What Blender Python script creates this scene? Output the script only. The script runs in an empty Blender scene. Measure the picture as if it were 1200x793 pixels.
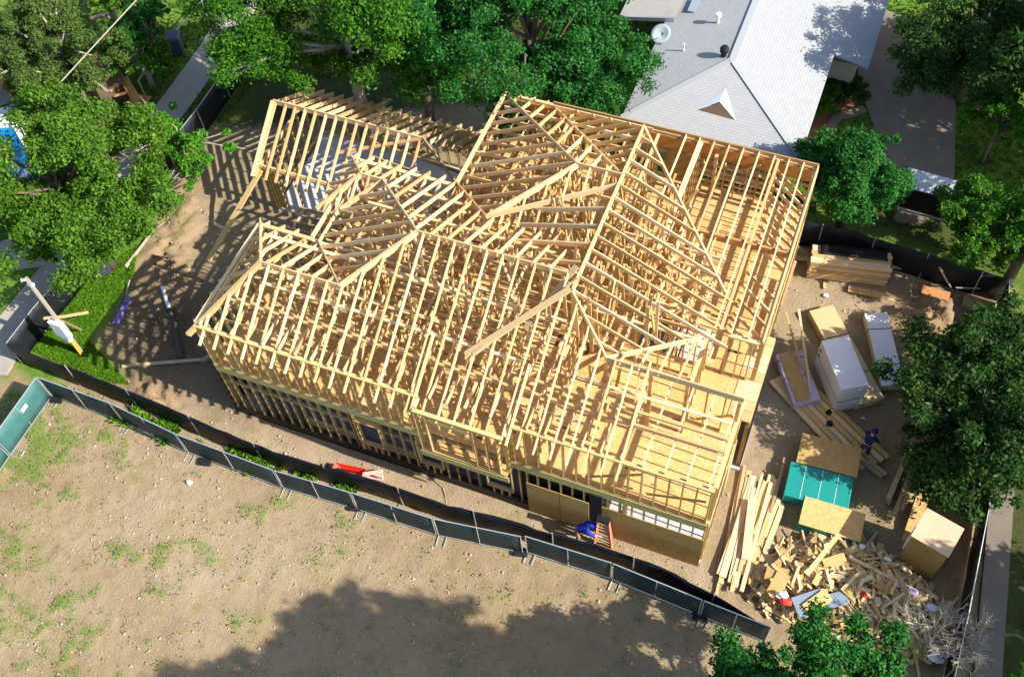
import bpy, math, random
import numpy as np
from mathutils import Vector, Matrix

rnd = random.Random(7)
S = bpy.context.scene
C = S.collection

# ------------------------------------------------------------------ camera
def rz(t): return np.array([[math.cos(t), -math.sin(t), 0], [math.sin(t), math.cos(t), 0], [0, 0, 1]])
def rx(t): return np.array([[1, 0, 0], [0, math.cos(t), -math.sin(t)], [0, math.sin(t), math.cos(t)]])
CAM_H, CAM_F = 36.0, 1254.61
CAM_M = rz(math.radians(26.79882651)) @ rx(math.radians(33.12740235)) @ rz(math.radians(-6.37159703))
cam_d = bpy.data.cameras.new('camera')
cam = bpy.data.objects.new('camera', cam_d); C.objects.link(cam)
cam.matrix_world = Matrix(CAM_M.tolist()).to_4x4()
cam.location = (0, 0, CAM_H)
cam_d.sensor_width = 36; cam_d.lens = CAM_F / 1200 * 36
cam_d.clip_end = 500
S.camera = cam

def at(px, py, z=0.0):
    """surveyed point of the site: where the sight line of a photo point meets height z"""
    d = CAM_M @ np.array([px - 600, -(py - 396.5), -CAM_F])
    t = (z - CAM_H) / d[2]
    return Vector((d[0] * t, d[1] * t, z))

# ------------------------------------------------------------------ light
w = bpy.data.worlds.new('World'); S.world = w; w.use_nodes = True
nt = w.node_tree
sky = nt.nodes.new('ShaderNodeTexSky'); sky.sky_type = 'NISHITA'; sky.sun_disc = False
SUN_EL, SUN_AZ = math.radians(38), math.radians(92.2)      # azimuth measured from +Y towards +X
sky.sun_elevation = SUN_EL; sky.sun_rotation = SUN_AZ
nt.nodes['Background'].inputs[1].default_value = 0.125
nt.links.new(sky.outputs[0], nt.nodes['Background'].inputs[0])
sd = bpy.data.lights.new('sun', 'SUN'); sd.energy = 4.7; sd.angle = math.radians(0.5); sd.color = (1, 0.95, 0.86)
so = bpy.data.objects.new('sun', sd); C.objects.link(so)
sv = Vector((math.cos(SUN_EL) * math.sin(SUN_AZ), math.cos(SUN_EL) * math.cos(SUN_AZ), math.sin(SUN_EL)))
so.rotation_euler = sv.to_track_quat('Z', 'Y').to_euler()
so.location = (20, 10, 40)
S.view_settings.view_transform = 'Standard'; S.view_settings.look = 'None'
S.view_settings.exposure = 1.0; S.view_settings.gamma = 1; S.view_settings.use_curve_mapping = False

# ------------------------------------------------------------------ materials
def new_mat(name):
    m = bpy.data.materials.new(name); m.use_nodes = True
    return m, m.node_tree, m.node_tree.nodes['Principled BSDF']
def N(t, kind, **kw):
    n = t.nodes.new(kind)
    for k, v in kw.items(): setattr(n, k, v)
    return n
def ramp(t, fac, stops):
    r = N(t, 'ShaderNodeValToRGB'); t.links.new(fac, r.inputs[0])
    el = r.color_ramp.elements
    while len(el) < len(stops): el.new(0.5)
    for e, (p, c) in zip(el, stops):
        e.position = p; e.color = (c[0], c[1], c[2], 1)
    return r.outputs[0]
def mixc(t, fac, a, b, mode='MIX'):
    m = N(t, 'ShaderNodeMix', data_type='RGBA', blend_type=mode)
    for s, v in ((m.inputs[0], fac), (m.inputs[6], a), (m.inputs[7], b)):
        if hasattr(v, 'default_value') or hasattr(v, 'is_output'): t.links.new(v, s)
        elif isinstance(v, (int, float)): s.default_value = v
        else: s.default_value = (v[0], v[1], v[2], 1)
    return m.outputs[2]
def noise(t, scale, detail=3, rough=0.55, vec=None):
    n = N(t, 'ShaderNodeTexNoise'); n.inputs['Scale'].default_value = scale
    n.inputs['Detail'].default_value = detail; n.inputs['Roughness'].default_value = rough
    if vec is not None: t.links.new(vec, n.inputs['Vector'])
    return n.outputs[0]
def pos(t): return N(t, 'ShaderNodeNewGeometry').outputs['Position']
def math_(t, op, a, b=None):
    m = N(t, 'ShaderNodeMath', operation=op)
    for s, v in zip(m.inputs, (a, b)):
        if v is None: continue
        if isinstance(v, (int, float)): s.default_value = v
        else: t.links.new(v, s)
    return m.outputs[0]
def bump(t, b, height, strength=0.4, dist=0.05):
    n = N(t, 'ShaderNodeBump'); n.inputs['Strength'].default_value = strength; n.inputs['Distance'].default_value = dist
    t.links.new(height, n.inputs['Height']); t.links.new(n.outputs[0], b.inputs['Normal'])

def mat_wood(name, lo, mid, hi, stain=0.25):
    m, t, b = new_mat(name)
    g = N(t, 'ShaderNodeNewGeometry'); oi = N(t, 'ShaderNodeObjectInfo')
    r = math_(t, 'FRACT', math_(t, 'ADD', g.outputs['Random Per Island'], oi.outputs['Random']))
    col = ramp(t, r, [(0.0, lo), (0.45, mid), (1.0, hi)])
    n1 = noise(t, 1.7, 4, 0.6, g.outputs['Position'])
    col = mixc(t, math_(t, 'MULTIPLY', n1, stain * 2), col, tuple(c * k for c, k in zip(mid, (0.62, 0.52, 0.42))))
    n2 = noise(t, 14, 2, 0.6, g.outputs['Position'])
    col = mixc(t, math_(t, 'MULTIPLY', n2, 0.25), col, tuple(c * 0.6 for c in lo))
    t.links.new(col, b.inputs['Base Color']); b.inputs['Roughness'].default_value = 0.75
    b.inputs['Specular IOR Level'].default_value = 0.2
    return m
def mat_plain(name, col, rough=0.7, var=0.2, scale=3.0, metal=0.0, spec=0.3, bmp=0.0):
    m, t, b = new_mat(name)
    p = pos(t)
    n1 = noise(t, scale, 5, 0.65, p); n2 = noise(t, scale * 9, 2, 0.6, p)
    c = mixc(t, n1, tuple(x * (1 - var) for x in col), tuple(min(1, x * (1 + var)) for x in col))
    c = mixc(t, math_(t, 'MULTIPLY', n2, var), c, tuple(x * 0.55 for x in col))
    t.links.new(c, b.inputs['Base Color']); b.inputs['Roughness'].default_value = rough
    b.inputs['Metallic'].default_value = metal; b.inputs['Specular IOR Level'].default_value = spec
    if bmp: bump(t, b, n2, bmp, 0.03)
    return m
def mat_osb(name, lo, hi):
    m, t, b = new_mat(name)
    g = N(t, 'ShaderNodeNewGeometry'); oi = N(t, 'ShaderNodeObjectInfo')
    v = N(t, 'ShaderNodeTexVoronoi'); v.inputs['Scale'].default_value = 11
    t.links.new(g.outputs['Position'], v.inputs['Vector'])
    col = mixc(t, v.outputs['Color'], lo, hi)
    r = math_(t, 'FRACT', math_(t, 'ADD', g.outputs['Random Per Island'], oi.outputs['Random']))
    col = mixc(t, math_(t, 'MULTIPLY', r, 0.45), col, tuple(c * k for c, k in zip(lo, (0.8, 0.7, 0.6))))
    n1 = noise(t, 0.9, 5, 0.65, g.outputs['Position'])
    col = mixc(t, math_(t, 'MULTIPLY', n1, 0.4), col, tuple(c * 0.6 for c in lo))
    t.links.new(col, b.inputs['Base Color']); b.inputs['Roughness'].default_value = 0.7
    b.inputs['Specular IOR Level'].default_value = 0.2
    return m
def mat_leaf(name, lo, mid, hi, trans=0.38):
    m, t, b = new_mat(name)
    g = N(t, 'ShaderNodeNewGeometry')
    n1 = noise(t, 0.8, 3, 0.6, g.outputs['Position'])
    r = math_(t, 'ADD', math_(t, 'MULTIPLY', g.outputs['Random Per Island'], 0.55), math_(t, 'MULTIPLY', n1, 0.5))
    col = ramp(t, r, [(0.15, lo), (0.5, mid), (0.9, hi)])
    t.links.new(col, b.inputs['Base Color']); b.inputs['Roughness'].default_value = 0.5
    b.inputs['Specular IOR Level'].default_value = 0.12
    tr = N(t, 'ShaderNodeBsdfTranslucent')
    t.links.new(mixc(t, 1.0, col, (1.0, 1.0, 0.35), 'MULTIPLY'), tr.inputs[0])
    mx = N(t, 'ShaderNodeMixShader'); mx.inputs[0].default_value = trans
    t.links.new(b.outputs[0], mx.inputs[1]); t.links.new(tr.outputs[0], mx.inputs[2])
    t.links.new(mx.outputs[0], t.nodes['Material Output'].inputs[0])
    return m

LUM = mat_wood('pine_lumber', (0.52, 0.325, 0.145), (0.78, 0.56, 0.30), (0.88, 0.70, 0.45))
STUD = mat_wood('stud_lumber', (0.50, 0.32, 0.11), (0.64, 0.43, 0.17), (0.74, 0.54, 0.26))
OLD = mat_wood('weathered_lumber', (0.33, 0.25, 0.15), (0.46, 0.35, 0.21), (0.58, 0.46, 0.28))
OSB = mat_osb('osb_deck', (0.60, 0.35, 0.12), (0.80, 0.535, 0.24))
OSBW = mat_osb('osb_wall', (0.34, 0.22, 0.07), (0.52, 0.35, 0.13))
RIM = mat_plain('shade_olive_rim', (0.44, 0.36, 0.15), 0.8, 0.25, 2.5)  # untreated rim boards, the olive cast of their shade is in the colour
BLACK = mat_plain('black_wrap', (0.014, 0.013, 0.014), 0.6, 0.4, 3)
MESHB = mat_plain('black_screen', (0.010, 0.012, 0.017), 0.55, 0.5, 6, bmp=0.3)
MESHG = mat_plain('green_screen', (0.011, 0.030, 0.036), 0.6, 0.3, 5, bmp=0.2)
MESHT = mat_plain('teal_screen', (0.045, 0.14, 0.135), 0.6, 0.25, 4, bmp=0.2)
STEEL = mat_plain('galvanised_steel', (0.55, 0.56, 0.58), 0.4, 0.12, 8, metal=0.6)
CONC = mat_plain('concrete', (0.20, 0.165, 0.13), 0.85, 0.35, 1.2)
SLAB = mat_plain('slab_concrete', (0.50, 0.50, 0.515), 0.8, 0.12, 1.0)
TRUNK = mat_plain('bark', (0.16, 0.12, 0.085), 0.9, 0.35, 6, bmp=0.5)
PALEBARK = mat_plain('pale_bark', (0.36, 0.31, 0.25), 0.9, 0.3, 6)
WHITE = mat_plain('white_wrap', (0.80, 0.81, 0.84), 0.35, 0.06, 2, spec=0.5)
LILAC = mat_plain('lilac_wrap', (0.52, 0.45, 0.66), 0.3, 0.12, 3, spec=0.5)
TEAL = mat_plain('teal_wrap', (0.01, 0.24, 0.22), 0.35, 0.2, 2, spec=0.5)
BLUE = mat_plain('blue_cloth', (0.008, 0.035, 0.40), 0.8, 0.15, 8)
NAVY = mat_plain('navy_cloth', (0.012, 0.014, 0.09), 0.8, 0.2, 8)
SKIN = mat_plain('skin', (0.46, 0.27, 0.18), 0.6, 0.08, 10)
DENIM = mat_plain('dark_denim', (0.03, 0.035, 0.06), 0.85, 0.2, 10)
KHAKI = mat_plain('khaki_trousers', (0.34, 0.27, 0.18), 0.85, 0.2, 10)
RED = mat_plain('red_paint', (0.72, 0.03, 0.012), 0.45, 0.15, 3, spec=0.5)
PINK = mat_plain('pink_foam', (0.80, 0.42, 0.36), 0.7, 0.1, 4)
ORANGE = mat_plain('orange_fibreglass', (0.80, 0.27, 0.16), 0.5, 0.1, 6)
PURPLE = mat_plain('purple_wrap', (0.20, 0.14, 0.42), 0.5, 0.15, 5)
GREY = mat_plain('grey_plastic', (0.07, 0.08, 0.11), 0.45, 0.2, 5)
BINBLUE = mat_plain('blue_plastic', (0.01, 0.03, 0.16), 0.4, 0.2, 4, spec=0.5)
POOL = mat_plain('pool_blue', (0.0, 0.18, 0.50), 0.25, 0.15, 1.2, spec=0.6)
BROWN = mat_plain('brown_metal_roof', (0.13, 0.09, 0.06), 0.7, 0.25, 3)
REDWOOD = mat_wood('red_deck_wood', (0.45, 0.20, 0.07), (0.56, 0.28, 0.11), (0.66, 0.36, 0.16))
GREYBOARD = mat_plain('grey_board', (0.22, 0.27, 0.33), 0.7, 0.15, 4)
MULCH = mat_plain('red_mulch', (0.28, 0.10, 0.055), 0.95, 0.4, 7, bmp=0.8)
YELLOW = mat_plain('yellow_conduit', (0.60, 0.42, 0.03), 0.5, 0.1, 6)

def mat_wrap(name, col):
    m, t, b = new_mat(name); p = pos(t)
    mp = N(t, 'ShaderNodeMapping'); mp.inputs['Scale'].default_value = (2.2, 6.0, 2.2); t.links.new(p, mp.inputs[0])
    n1 = noise(t, 1.6, 6, 0.75, mp.outputs[0]); n2 = noise(t, 0.7, 3, 0.6, p)
    t.links.new(mixc(t, n2, tuple(c * .82 for c in col), tuple(min(.9, c * 1.1) for c in col)), b.inputs['Base Color'])
    b.inputs['Roughness'].default_value = .3; b.inputs['Specular IOR Level'].default_value = .5
    bump(t, b, n1, .45, .05); return m
WWRAP = mat_wrap('white_film', (0.70, 0.71, 0.75)); LWRAP = mat_wrap('lilac_film', (0.50, 0.44, 0.64)); TWRAP = mat_wrap('teal_film', (0.012, 0.25, 0.22))
def mat_shingle():
    m, t, b = new_mat('white_shingle')
    tc = N(t, 'ShaderNodeUVMap'); br = N(t, 'ShaderNodeTexBrick')
    t.links.new(tc.outputs[0], br.inputs['Vector'])
    br.inputs['Scale'].default_value = 1.0; br.inputs['Brick Width'].default_value = 0.26
    br.inputs['Row Height'].default_value = 0.13; br.inputs['Mortar Size'].default_value = 0.012
    br.inputs['Mortar Smooth'].default_value = 0.6; br.inputs['Bias'].default_value = -0.2
    br.inputs['Color1'].default_value = (0.365, 0.37, 0.38, 1); br.inputs['Color2'].default_value = (0.325, 0.331, 0.342, 1)
    br.inputs['Mortar'].default_value = (0.225, 0.232, 0.245, 1)
    p = pos(t)
    n1 = noise(t, 0.55, 6, 0.7, p); n2 = noise(t, 4, 4, 0.7, p)
    c = mixc(t, math_(t, 'MULTIPLY', n1, 0.35), br.outputs['Color'], (0.29, 0.28, 0.26))
    c = mixc(t, math_(t, 'MULTIPLY', math_(t, 'GREATER_THAN', n2, 0.66), 0.35), c, (0.18, 0.17, 0.16))
    t.links.new(c, b.inputs['Base Color']); b.inputs['Roughness'].default_value = 0.85
    b.inputs['Specular IOR Level'].default_value = 0.2
    return m
SHINGLE = mat_shingle()

# ------------------------------------------------------------------ object helpers
def tag(o, label=None, cat=None, group=None, kind=None):
    if label: o['label'] = label
    if cat: o['category'] = cat
    if group: o['group'] = group
    if kind: o['kind'] = kind
    return o
def empty(name, loc, label, cat, group=None, rot=0.0):
    o = bpy.data.objects.new(name, None); C.objects.link(o); o.location = loc; o.rotation_euler = (0, 0, rot)
    o.empty_display_size = 0.2
    return tag(o, label, cat, group)
def link(name, me, mat, parent=None):
    o = bpy.data.objects.new(name, me); C.objects.link(o)
    if mat is not None: me.materials.append(mat)
    if parent is not None:
        o.parent = parent
        bpy.context.evaluated_depsgraph_get if False else None
    return o
class MB:
    """collects boxes, beams, tubes and polygons; coordinates are relative to org"""
    def __init__(s, org=(0, 0, 0)): s.v = []; s.f = []; s.o = Vector(org); s.uv = None
    def add(s, vs, fs):
        n = len(s.v); s.v += [tuple(Vector(v) - s.o) for v in vs]; s.f += [tuple(i + n for i in f) for f in fs]
    def frame(s, c, ax, ay, az):
        c, ax, ay, az = map(Vector, (c, ax, ay, az))
        vs = [c + ax * i + ay * j + az * k for k in (-.5, .5) for j in (-.5, .5) for i in (-.5, .5)]
        s.add(vs, [(0, 2, 3, 1), (4, 5, 7, 6), (0, 1, 5, 4), (2, 6, 7, 3), (0, 4, 6, 2), (1, 3, 7, 5)])
    def box(s, x0, y0, z0, x1, y1, z1):
        s.frame(((x0 + x1) / 2, (y0 + y1) / 2, (z0 + z1) / 2), (x1 - x0, 0, 0), (0, y1 - y0, 0), (0, 0, z1 - z0))
    def beam(s, p, q, wd, ht, up=(0, 0, 1)):
        p, q = Vector(p), Vector(q); a = q - p
        u = Vector(up)
        side = a.cross(u)
        if side.length < 1e-4: side = a.cross(Vector((1, 0, 0)))
        side.normalize(); u2 = side.cross(a).normalized()
        s.frame((p + q) / 2, a, side * wd, u2 * ht)
    def tube(s, pts, rad, n=6, cap=True):
        pts = [Vector(p) for p in pts]
        if isinstance(rad, (int, float)): rad = [rad] * len(pts)
        rings = []
        for i, p in enumerate(pts):
            d = (pts[min(i + 1, len(pts) - 1)] - pts[max(i - 1, 0)]).normalized()
            a = d.cross(Vector((0.31, 0.17, 0.93)))
            if a.length < 1e-3: a = d.cross(Vector((1, 0, 0)))
            a.normalize(); b = d.cross(a)
            rings.append([p + (a * math.cos(t) + b * math.sin(t)) * rad[i] for t in [2 * math.pi * k / n for k in range(n)]])
        vs = [v for r in rings for v in r]; fs = []
        for i in range(len(pts) - 1):
            for k in range(n):
                fs.append((i * n + k, i * n + (k + 1) % n, (i + 1) * n + (k + 1) % n, (i + 1) * n + k))
        if cap: fs.append(tuple(range(n))[::-1]); fs.append(tuple((len(pts) - 1) * n + k for k in range(n)))
        s.add(vs, fs)
    def prism(s, poly, z0, z1):
        n = len(poly); vs = [(p[0], p[1], z0) for p in poly] + [(p[0], p[1], z1) for p in poly]
        a = sum(poly[i][0] * poly[(i + 1) % n][1] - poly[(i + 1) % n][0] * poly[i][1] for i in range(n))
        top = tuple(range(n, 2 * n)); bot = tuple(range(n))[::-1]
        sides = [(i, (i + 1) % n, n + (i + 1) % n, n + i) for i in range(n)]
        if a < 0: top, bot, sides = top[::-1], bot[::-1], [x[::-1] for x in sides]
        s.add(vs, [top, bot] + sides)
    def build(s, name, mat, parent=None, smooth=False):
        me = bpy.data.meshes.new(name); me.from_pydata(s.v, [], s.f)
        if smooth: me.polygons.foreach_set('use_smooth', [True] * len(me.polygons))
        o = link(name, me, mat, parent)
        if parent is None: o.location = s.o
        else:
            o.location = (0, 0, 0)
        return o
def np_mesh(name, verts, quads):
    me = bpy.data.meshes.new(name)
    nv, nq = len(verts), len(quads)
    me.vertices.add(nv); me.vertices.foreach_set('co', verts.astype(np.float32).ravel())
    k = quads.shape[1]
    me.loops.add(nq * k); me.loops.foreach_set('vertex_index', quads.astype(np.int32).ravel())
    me.polygons.add(nq); me.polygons.foreach_set('loop_start', np.arange(0, nq * k, k, dtype=np.int32))
    me.update(calc_edges=True)
    return me
def bevel(o, wd=0.01, seg=1):
    b = o.modifiers.new('bevel', 'BEVEL'); b.width = wd; b.segments = seg; b.limit_method = 'ANGLE'
    return o

# ------------------------------------------------------------------ ground
_rs = np.random.RandomState(3); _tab = _rs.rand(256, 256)
def vnoise(x, y, sc):
    x = x * sc; y = y * sc
    xi = np.floor(x).astype(int); yi = np.floor(y).astype(int); fx = x - xi; fy = y - yi
    fx = fx * fx * (3 - 2 * fx); fy = fy * fy * (3 - 2 * fy)
    a = _tab[xi % 256, yi % 256]; b = _tab[(xi + 1) % 256, yi % 256]
    c = _tab[xi % 256, (yi + 1) % 256]; d = _tab[(xi + 1) % 256, (yi + 1) % 256]
    return (a * (1 - fx) + b * fx) * (1 - fy) + (c * (1 - fx) + d * fx) * fy
def fbm(x, y, sc, o=4):
    r = 0; a = 0.5; tot = 0
    for i in range(o):
        r = r + a * vnoise(x + 17 * i, y + 31 * i, sc); tot += a; a *= 0.55; sc *= 2.1
    return r / tot
def inside(x, y, poly, soft=0.4):
    """1 inside the polygon falling to 0 over soft metres across its edge"""
    n = len(poly); d = np.full(x.shape, 1e9); s = np.zeros(x.shape, bool)
    for i in range(n):
        ax, ay = poly[i][0], poly[i][1]; bx, by = poly[(i + 1) % n][0], poly[(i + 1) % n][1]
        ex, ey = bx - ax, by - ay
        t = np.clip(((x - ax) * ex + (y - ay) * ey) / (ex * ex + ey * ey + 1e-9), 0, 1)
        d = np.minimum(d, np.hypot(x - ax - t * ex, y - ay - t * ey))
        c = ((ay > y) != (by > y)) & (x < (bx - ax) * (y - ay) / (by - ay + 1e-12) + ax)
        s ^= c
    return np.clip(0.5 + np.where(s, d, -d) / soft * 0.5, 0, 1)
def pxp(*pts): return [tuple(at(*p)[:2]) for p in pts]

gx = np.concatenate([[-420, -200, -110, -70, -52], np.arange(-46, 14.01, 0.15), [17, 22, 32, 60, 110, 200, 420]])
gy = np.concatenate([[-420, -200, -100, -50, -25, -10, -3], np.arange(0, 50.01, 0.15), [52, 56, 64, 80, 110, 200, 420]])
GX, GY = np.meshgrid(gx, gy)
soil = inside(GX, GY, pxp((62, 452), (110, 425), (148, 440), (112, 398), (150, 352), (152, 318), (185, 262), (205, 195), (235, 150), (300, 150),
        (560, 120), (900, 250), (1190, 345), (1165, 560), (1135, 860), (900, 860), (862, 745), (605, 648), (310, 562)), 0.8)
field = inside(GX, GY, pxp((-220, 420), (8, 425), (62, 466), (310, 564), (605, 650), (865, 748), (900, 760), (900, 1000), (-500, 1000)), 0.5)
lawn = inside(GX, GY, pxp((72, 348), (120, 322), (162, 285), (158, 318), (140, 345), (104, 398), (150, 448), (120, 446), (40, 408)), 0.5)
strip = inside(GX, GY, pxp((70, 455), (175, 484), (330, 540), (455, 588), (440, 596), (300, 556), (160, 505)), 0.25)
grass = np.clip(1 - soil - field, 0, 1)
n_big = fbm(GX, GY, 0.35); n_mid = fbm(GX + 40, GY, 1.3); n_fine = fbm(GX, GY + 90, 4.0, 3)
leftw = inside(GX, GY, pxp((-60, 440), (120, 470), (160, 560), (215, 640), (215, 900), (-300, 900)), 4.0)
leftw2 = inside(GX, GY, pxp((0, 440), (70, 462), (150, 505), (60, 560), (-10, 600)), 1.5)
midw = inside(GX, GY, pxp((300, 570), (600, 645), (840, 740), (800, 720), (560, 680), (330, 640)), 2.0)
fg = field * np.clip((n_mid * 0.7 + n_fine * 0.5 - 0.63 + 0.15 * leftw + 0.20 * leftw2 + 0.06 * midw) * 2.0, 0, 0.60)
grass = np.maximum.reduce([grass, lawn, strip * np.clip((n_mid * .6 + n_big * .4 - 0.47) * 8, 0, 1), fg])
sand = np.clip(inside(GX, GY, pxp((170, 470), (260, 485), (420, 545), (620, 605), (830, 665), (860, 720), (600, 630), (300, 545), (190, 490)), 0.6) * 0.75
        + inside(GX, GY, pxp((225, 660), (285, 660), (290, 690), (250, 720), (225, 700)), 2.0) * 0.8
        + inside(GX, GY, pxp((135, 530), (200, 540), (200, 580), (140, 590)), 2.5) * 0.5
        + inside(GX, GY, pxp((925, 330), (1040, 340), (1060, 370), (960, 380), (905, 560), (860, 640), (860, 560)), 0.8) * 0.55, 0, 1)
clod = np.clip(inside(GX, GY, pxp((1045, 355), (1110, 345), (1120, 380), (1085, 430), (1045, 390)), 0.8)
        + 0.8 * inside(GX, GY, pxp((155, 448), (180, 436), (215, 460), (200, 485), (165, 475)), 0.6)
        + 0.6 * inside(GX, GY, pxp((160, 310), (215, 230), (240, 270), (225, 330), (180, 345)), 1.0)
        + 0.5 * inside(GX, GY, pxp((140, 345), (225, 345), (235, 410), (150, 410)), 1.2), 0, 1)
GZ = (n_mid - 0.5) * 0.10 + (n_fine - 0.5) * 0.05 + clod * ((n_mid * 0.45 + n_fine * 0.55 - 0.36) * 1.5)
GZ += 0.10 * soil * inside(GX, GY, pxp((160, 470), (300, 530), (640, 620), (640, 632), (300, 548), (160, 490)), 0.6) * n_mid
far = (np.abs(GX + 16) > 32) | (np.abs(GY - 25) > 26)
GZ[far] = 0
flat = inside(GX, GY, [(-20, 14), (-0.5, 14), (-0.5, 29), (-23.5, 29), (-23.5, 19)], 0.5)
GZ = GZ * (1 - flat) - 0.02
nx, ny = len(gx), len(gy)
ii = (np.arange(ny - 1)[:, None] * nx + np.arange(nx - 1)[None, :]).ravel()
gq = np.stack([ii, ii + 1, ii + nx + 1, ii + nx], 1)
gm = np_mesh('ground', np.stack([GX.ravel(), GY.ravel(), GZ.ravel()], 1), gq)
gm.polygons.foreach_set('use_smooth', np.ones(len(gq), bool))
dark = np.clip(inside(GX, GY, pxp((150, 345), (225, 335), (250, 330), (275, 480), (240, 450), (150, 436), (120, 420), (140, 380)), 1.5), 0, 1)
litter = np.clip(inside(GX, GY, pxp((215, 215), (270, 95), (330, -60), (770, -60), (735, 60), (728, 140), (560, 170)), 2.0)  # mask of tree shade painted as near-black ground, not fallen leaves
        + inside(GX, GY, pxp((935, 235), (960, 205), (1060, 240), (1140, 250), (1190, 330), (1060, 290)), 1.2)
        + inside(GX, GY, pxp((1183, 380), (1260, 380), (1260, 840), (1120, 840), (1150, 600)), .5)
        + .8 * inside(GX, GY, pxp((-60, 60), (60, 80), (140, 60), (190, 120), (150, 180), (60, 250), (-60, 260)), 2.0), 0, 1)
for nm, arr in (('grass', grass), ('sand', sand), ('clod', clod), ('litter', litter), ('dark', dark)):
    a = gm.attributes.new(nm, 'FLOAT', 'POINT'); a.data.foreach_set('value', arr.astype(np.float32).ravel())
def ground_height(x, y):
    i = min(max(int(np.searchsorted(gx, x)) , 0), nx - 1); j = min(max(int(np.searchsorted(gy, y)), 0), ny - 1)
    return float(GZ[j, i])
def mat_ground():
    m, t, b = new_mat('site_ground')
    p = pos(t)
    def att(n): return N(t, 'ShaderNodeAttribute', attribute_name=n).outputs['Fac']
    n1 = noise(t, 0.45, 6, 0.7, p); n2 = noise(t, 3.5, 5, 0.75, p); n3 = noise(t, 16, 3, 0.7, p)
    soilc = ramp(t, n1, [(0.30, (0.26, 0.18, 0.095)), (0.5, (0.365, 0.27, 0.16)), (0.72, (0.46, 0.36, 0.225))])
    n6 = noise(t, 0.16, 4, 0.6, p); n7 = noise(t, 1.4, 6, 0.72, p)
    soilc = mixc(t, ramp(t, n6, [(0.42, (0, 0, 0)), (0.62, (.55, .55, .55))]), soilc, (0.47, 0.365, 0.245))
    soilc = mixc(t, ramp(t, n7, [(0.50, (0, 0, 0)), (0.70, (.75, .75, .75))]), soilc, (0.235, 0.155, 0.09))
    soilc = mixc(t, math_(t, 'MULTIPLY', n2, 0.55), soilc, (0.19, 0.125, 0.075))
    soilc = mixc(t, math_(t, 'MULTIPLY', att('sand'), 0.75), soilc, (0.50, 0.40, 0.29))
    soilc = mixc(t, math_(t, 'MULTIPLY', att('clod'), 0.85), soilc, mixc(t, n2, (0.14, 0.085, 0.045), (0.52, 0.34, 0.19)))
    n5 = noise(t, 0.8, 5, 0.7, N(t, 'ShaderNodeVectorMath', operation='ADD').outputs[0]) if False else noise(t, 0.9, 5, 0.7, p)
    soilc = mixc(t, ramp(t, n5, [(0.48, (0, 0, 0)), (0.68, (0.85, 0.85, 0.85))]), soilc, (0.265, 0.215, 0.085))
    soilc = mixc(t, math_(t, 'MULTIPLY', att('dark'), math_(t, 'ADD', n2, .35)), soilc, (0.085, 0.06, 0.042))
    v = N(t, 'ShaderNodeTexVoronoi'); v.inputs['Scale'].default_value = 4.2; t.links.new(p, v.inputs['Vector'])
    fl = math_(t, 'MULTIPLY', math_(t, 'LESS_THAN', v.outputs['Distance'], 0.13), math_(t, 'GREATER_THAN', n2, 0.52))
    soilc = mixc(t, math_(t, 'MULTIPLY', fl, 0.55), soilc, (0.62, 0.54, 0.45))
    v2 = N(t, 'ShaderNodeTexVoronoi'); v2.inputs['Scale'].default_value = 2.7; t.links.new(p, v2.inputs['Vector'])
    fd = math_(t, 'MULTIPLY', math_(t, 'LESS_THAN', v2.outputs['Distance'], 0.10), math_(t, 'LESS_THAN', n2, 0.5))
    soilc = mixc(t, math_(t, 'MULTIPLY', fd, 0.6), soilc, (0.10, 0.075, 0.045))
    soilc = mixc(t, math_(t, 'MULTIPLY', n3, 0.35), soilc, (0.16, 0.11, 0.07))
    gc = ramp(t, math_(t, 'ADD', math_(t, 'MULTIPLY', n2, 0.6), math_(t, 'MULTIPLY', n3, 0.4)),
              [(0.3, (0.045, 0.085, 0.012)), (0.5, (0.10, 0.19, 0.022)), (0.7, (0.19, 0.26, 0.05))])
    f = math_(t, 'ADD', att('grass'), math_(t, 'MULTIPLY', math_(t, 'SUBTRACT', n3, 0.5), 1.5))
    mr = N(t, 'ShaderNodeMapRange', interpolation_type='SMOOTHSTEP')
    mr.inputs[1].default_value = 0.3; mr.inputs[2].default_value = 0.75
    t.links.new(f, mr.inputs[0])
    gc = mixc(t, math_(t, 'MULTIPLY', att('litter'), math_(t, 'ADD', n2, .3)), gc, (0.045, 0.036, 0.02))  # tree shade put into the grass colour as a near-black tint
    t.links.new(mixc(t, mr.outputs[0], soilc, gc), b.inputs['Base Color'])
    b.inputs['Roughness'].default_value = 0.95; b.inputs['Specular IOR Level'].default_value = 0.1
    bump(t, b, math_(t, 'ADD', n3, n2), 0.7, 0.06)
    return m
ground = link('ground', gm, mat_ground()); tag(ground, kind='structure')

def slab_px(name, pts, mat, top=0.07, kind='structure'):
    mb = MB(); mb.prism([at(*p) for p in pts], -0.12, top)
    return tag(mb.build(name, mat), kind=kind)
alley = MB(); a0, a1, a2, a3 = at(-60, 425), at(12, 404), at(298, -6), at(262, -6)
CONC2 = mat_plain('worn_concrete', (0.36, 0.325, 0.275), 0.9, 0.35, 1.2)
ax_, bx_ = a1.x, a2.x
slab_px('alley', [(-40, 440), (8, 440), (78, 322), (175, 190), (236, 108), (300, 10), (320, -25), (285, -30), (235, 55), (150, 170), (50, 312), (-40, 420)], CONC2)
slab_px('driveway', [(1030, 10), (1085, 30), (1120, 100), (1118, 225), (1085, 262), (1050, 262), (1030, 165), (1012, 118), (1000, 60)], CONC)
slab_px('walkway', [(1010, 125), (1016, 132), (985, 142), (972, 160), (962, 158), (976, 135)], CONC, 0.09)
slab_px('sidewalk', [(1183, 400), (1200, 400), (1172, 820), (1138, 820), (1158, 600)], CONC)
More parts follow.
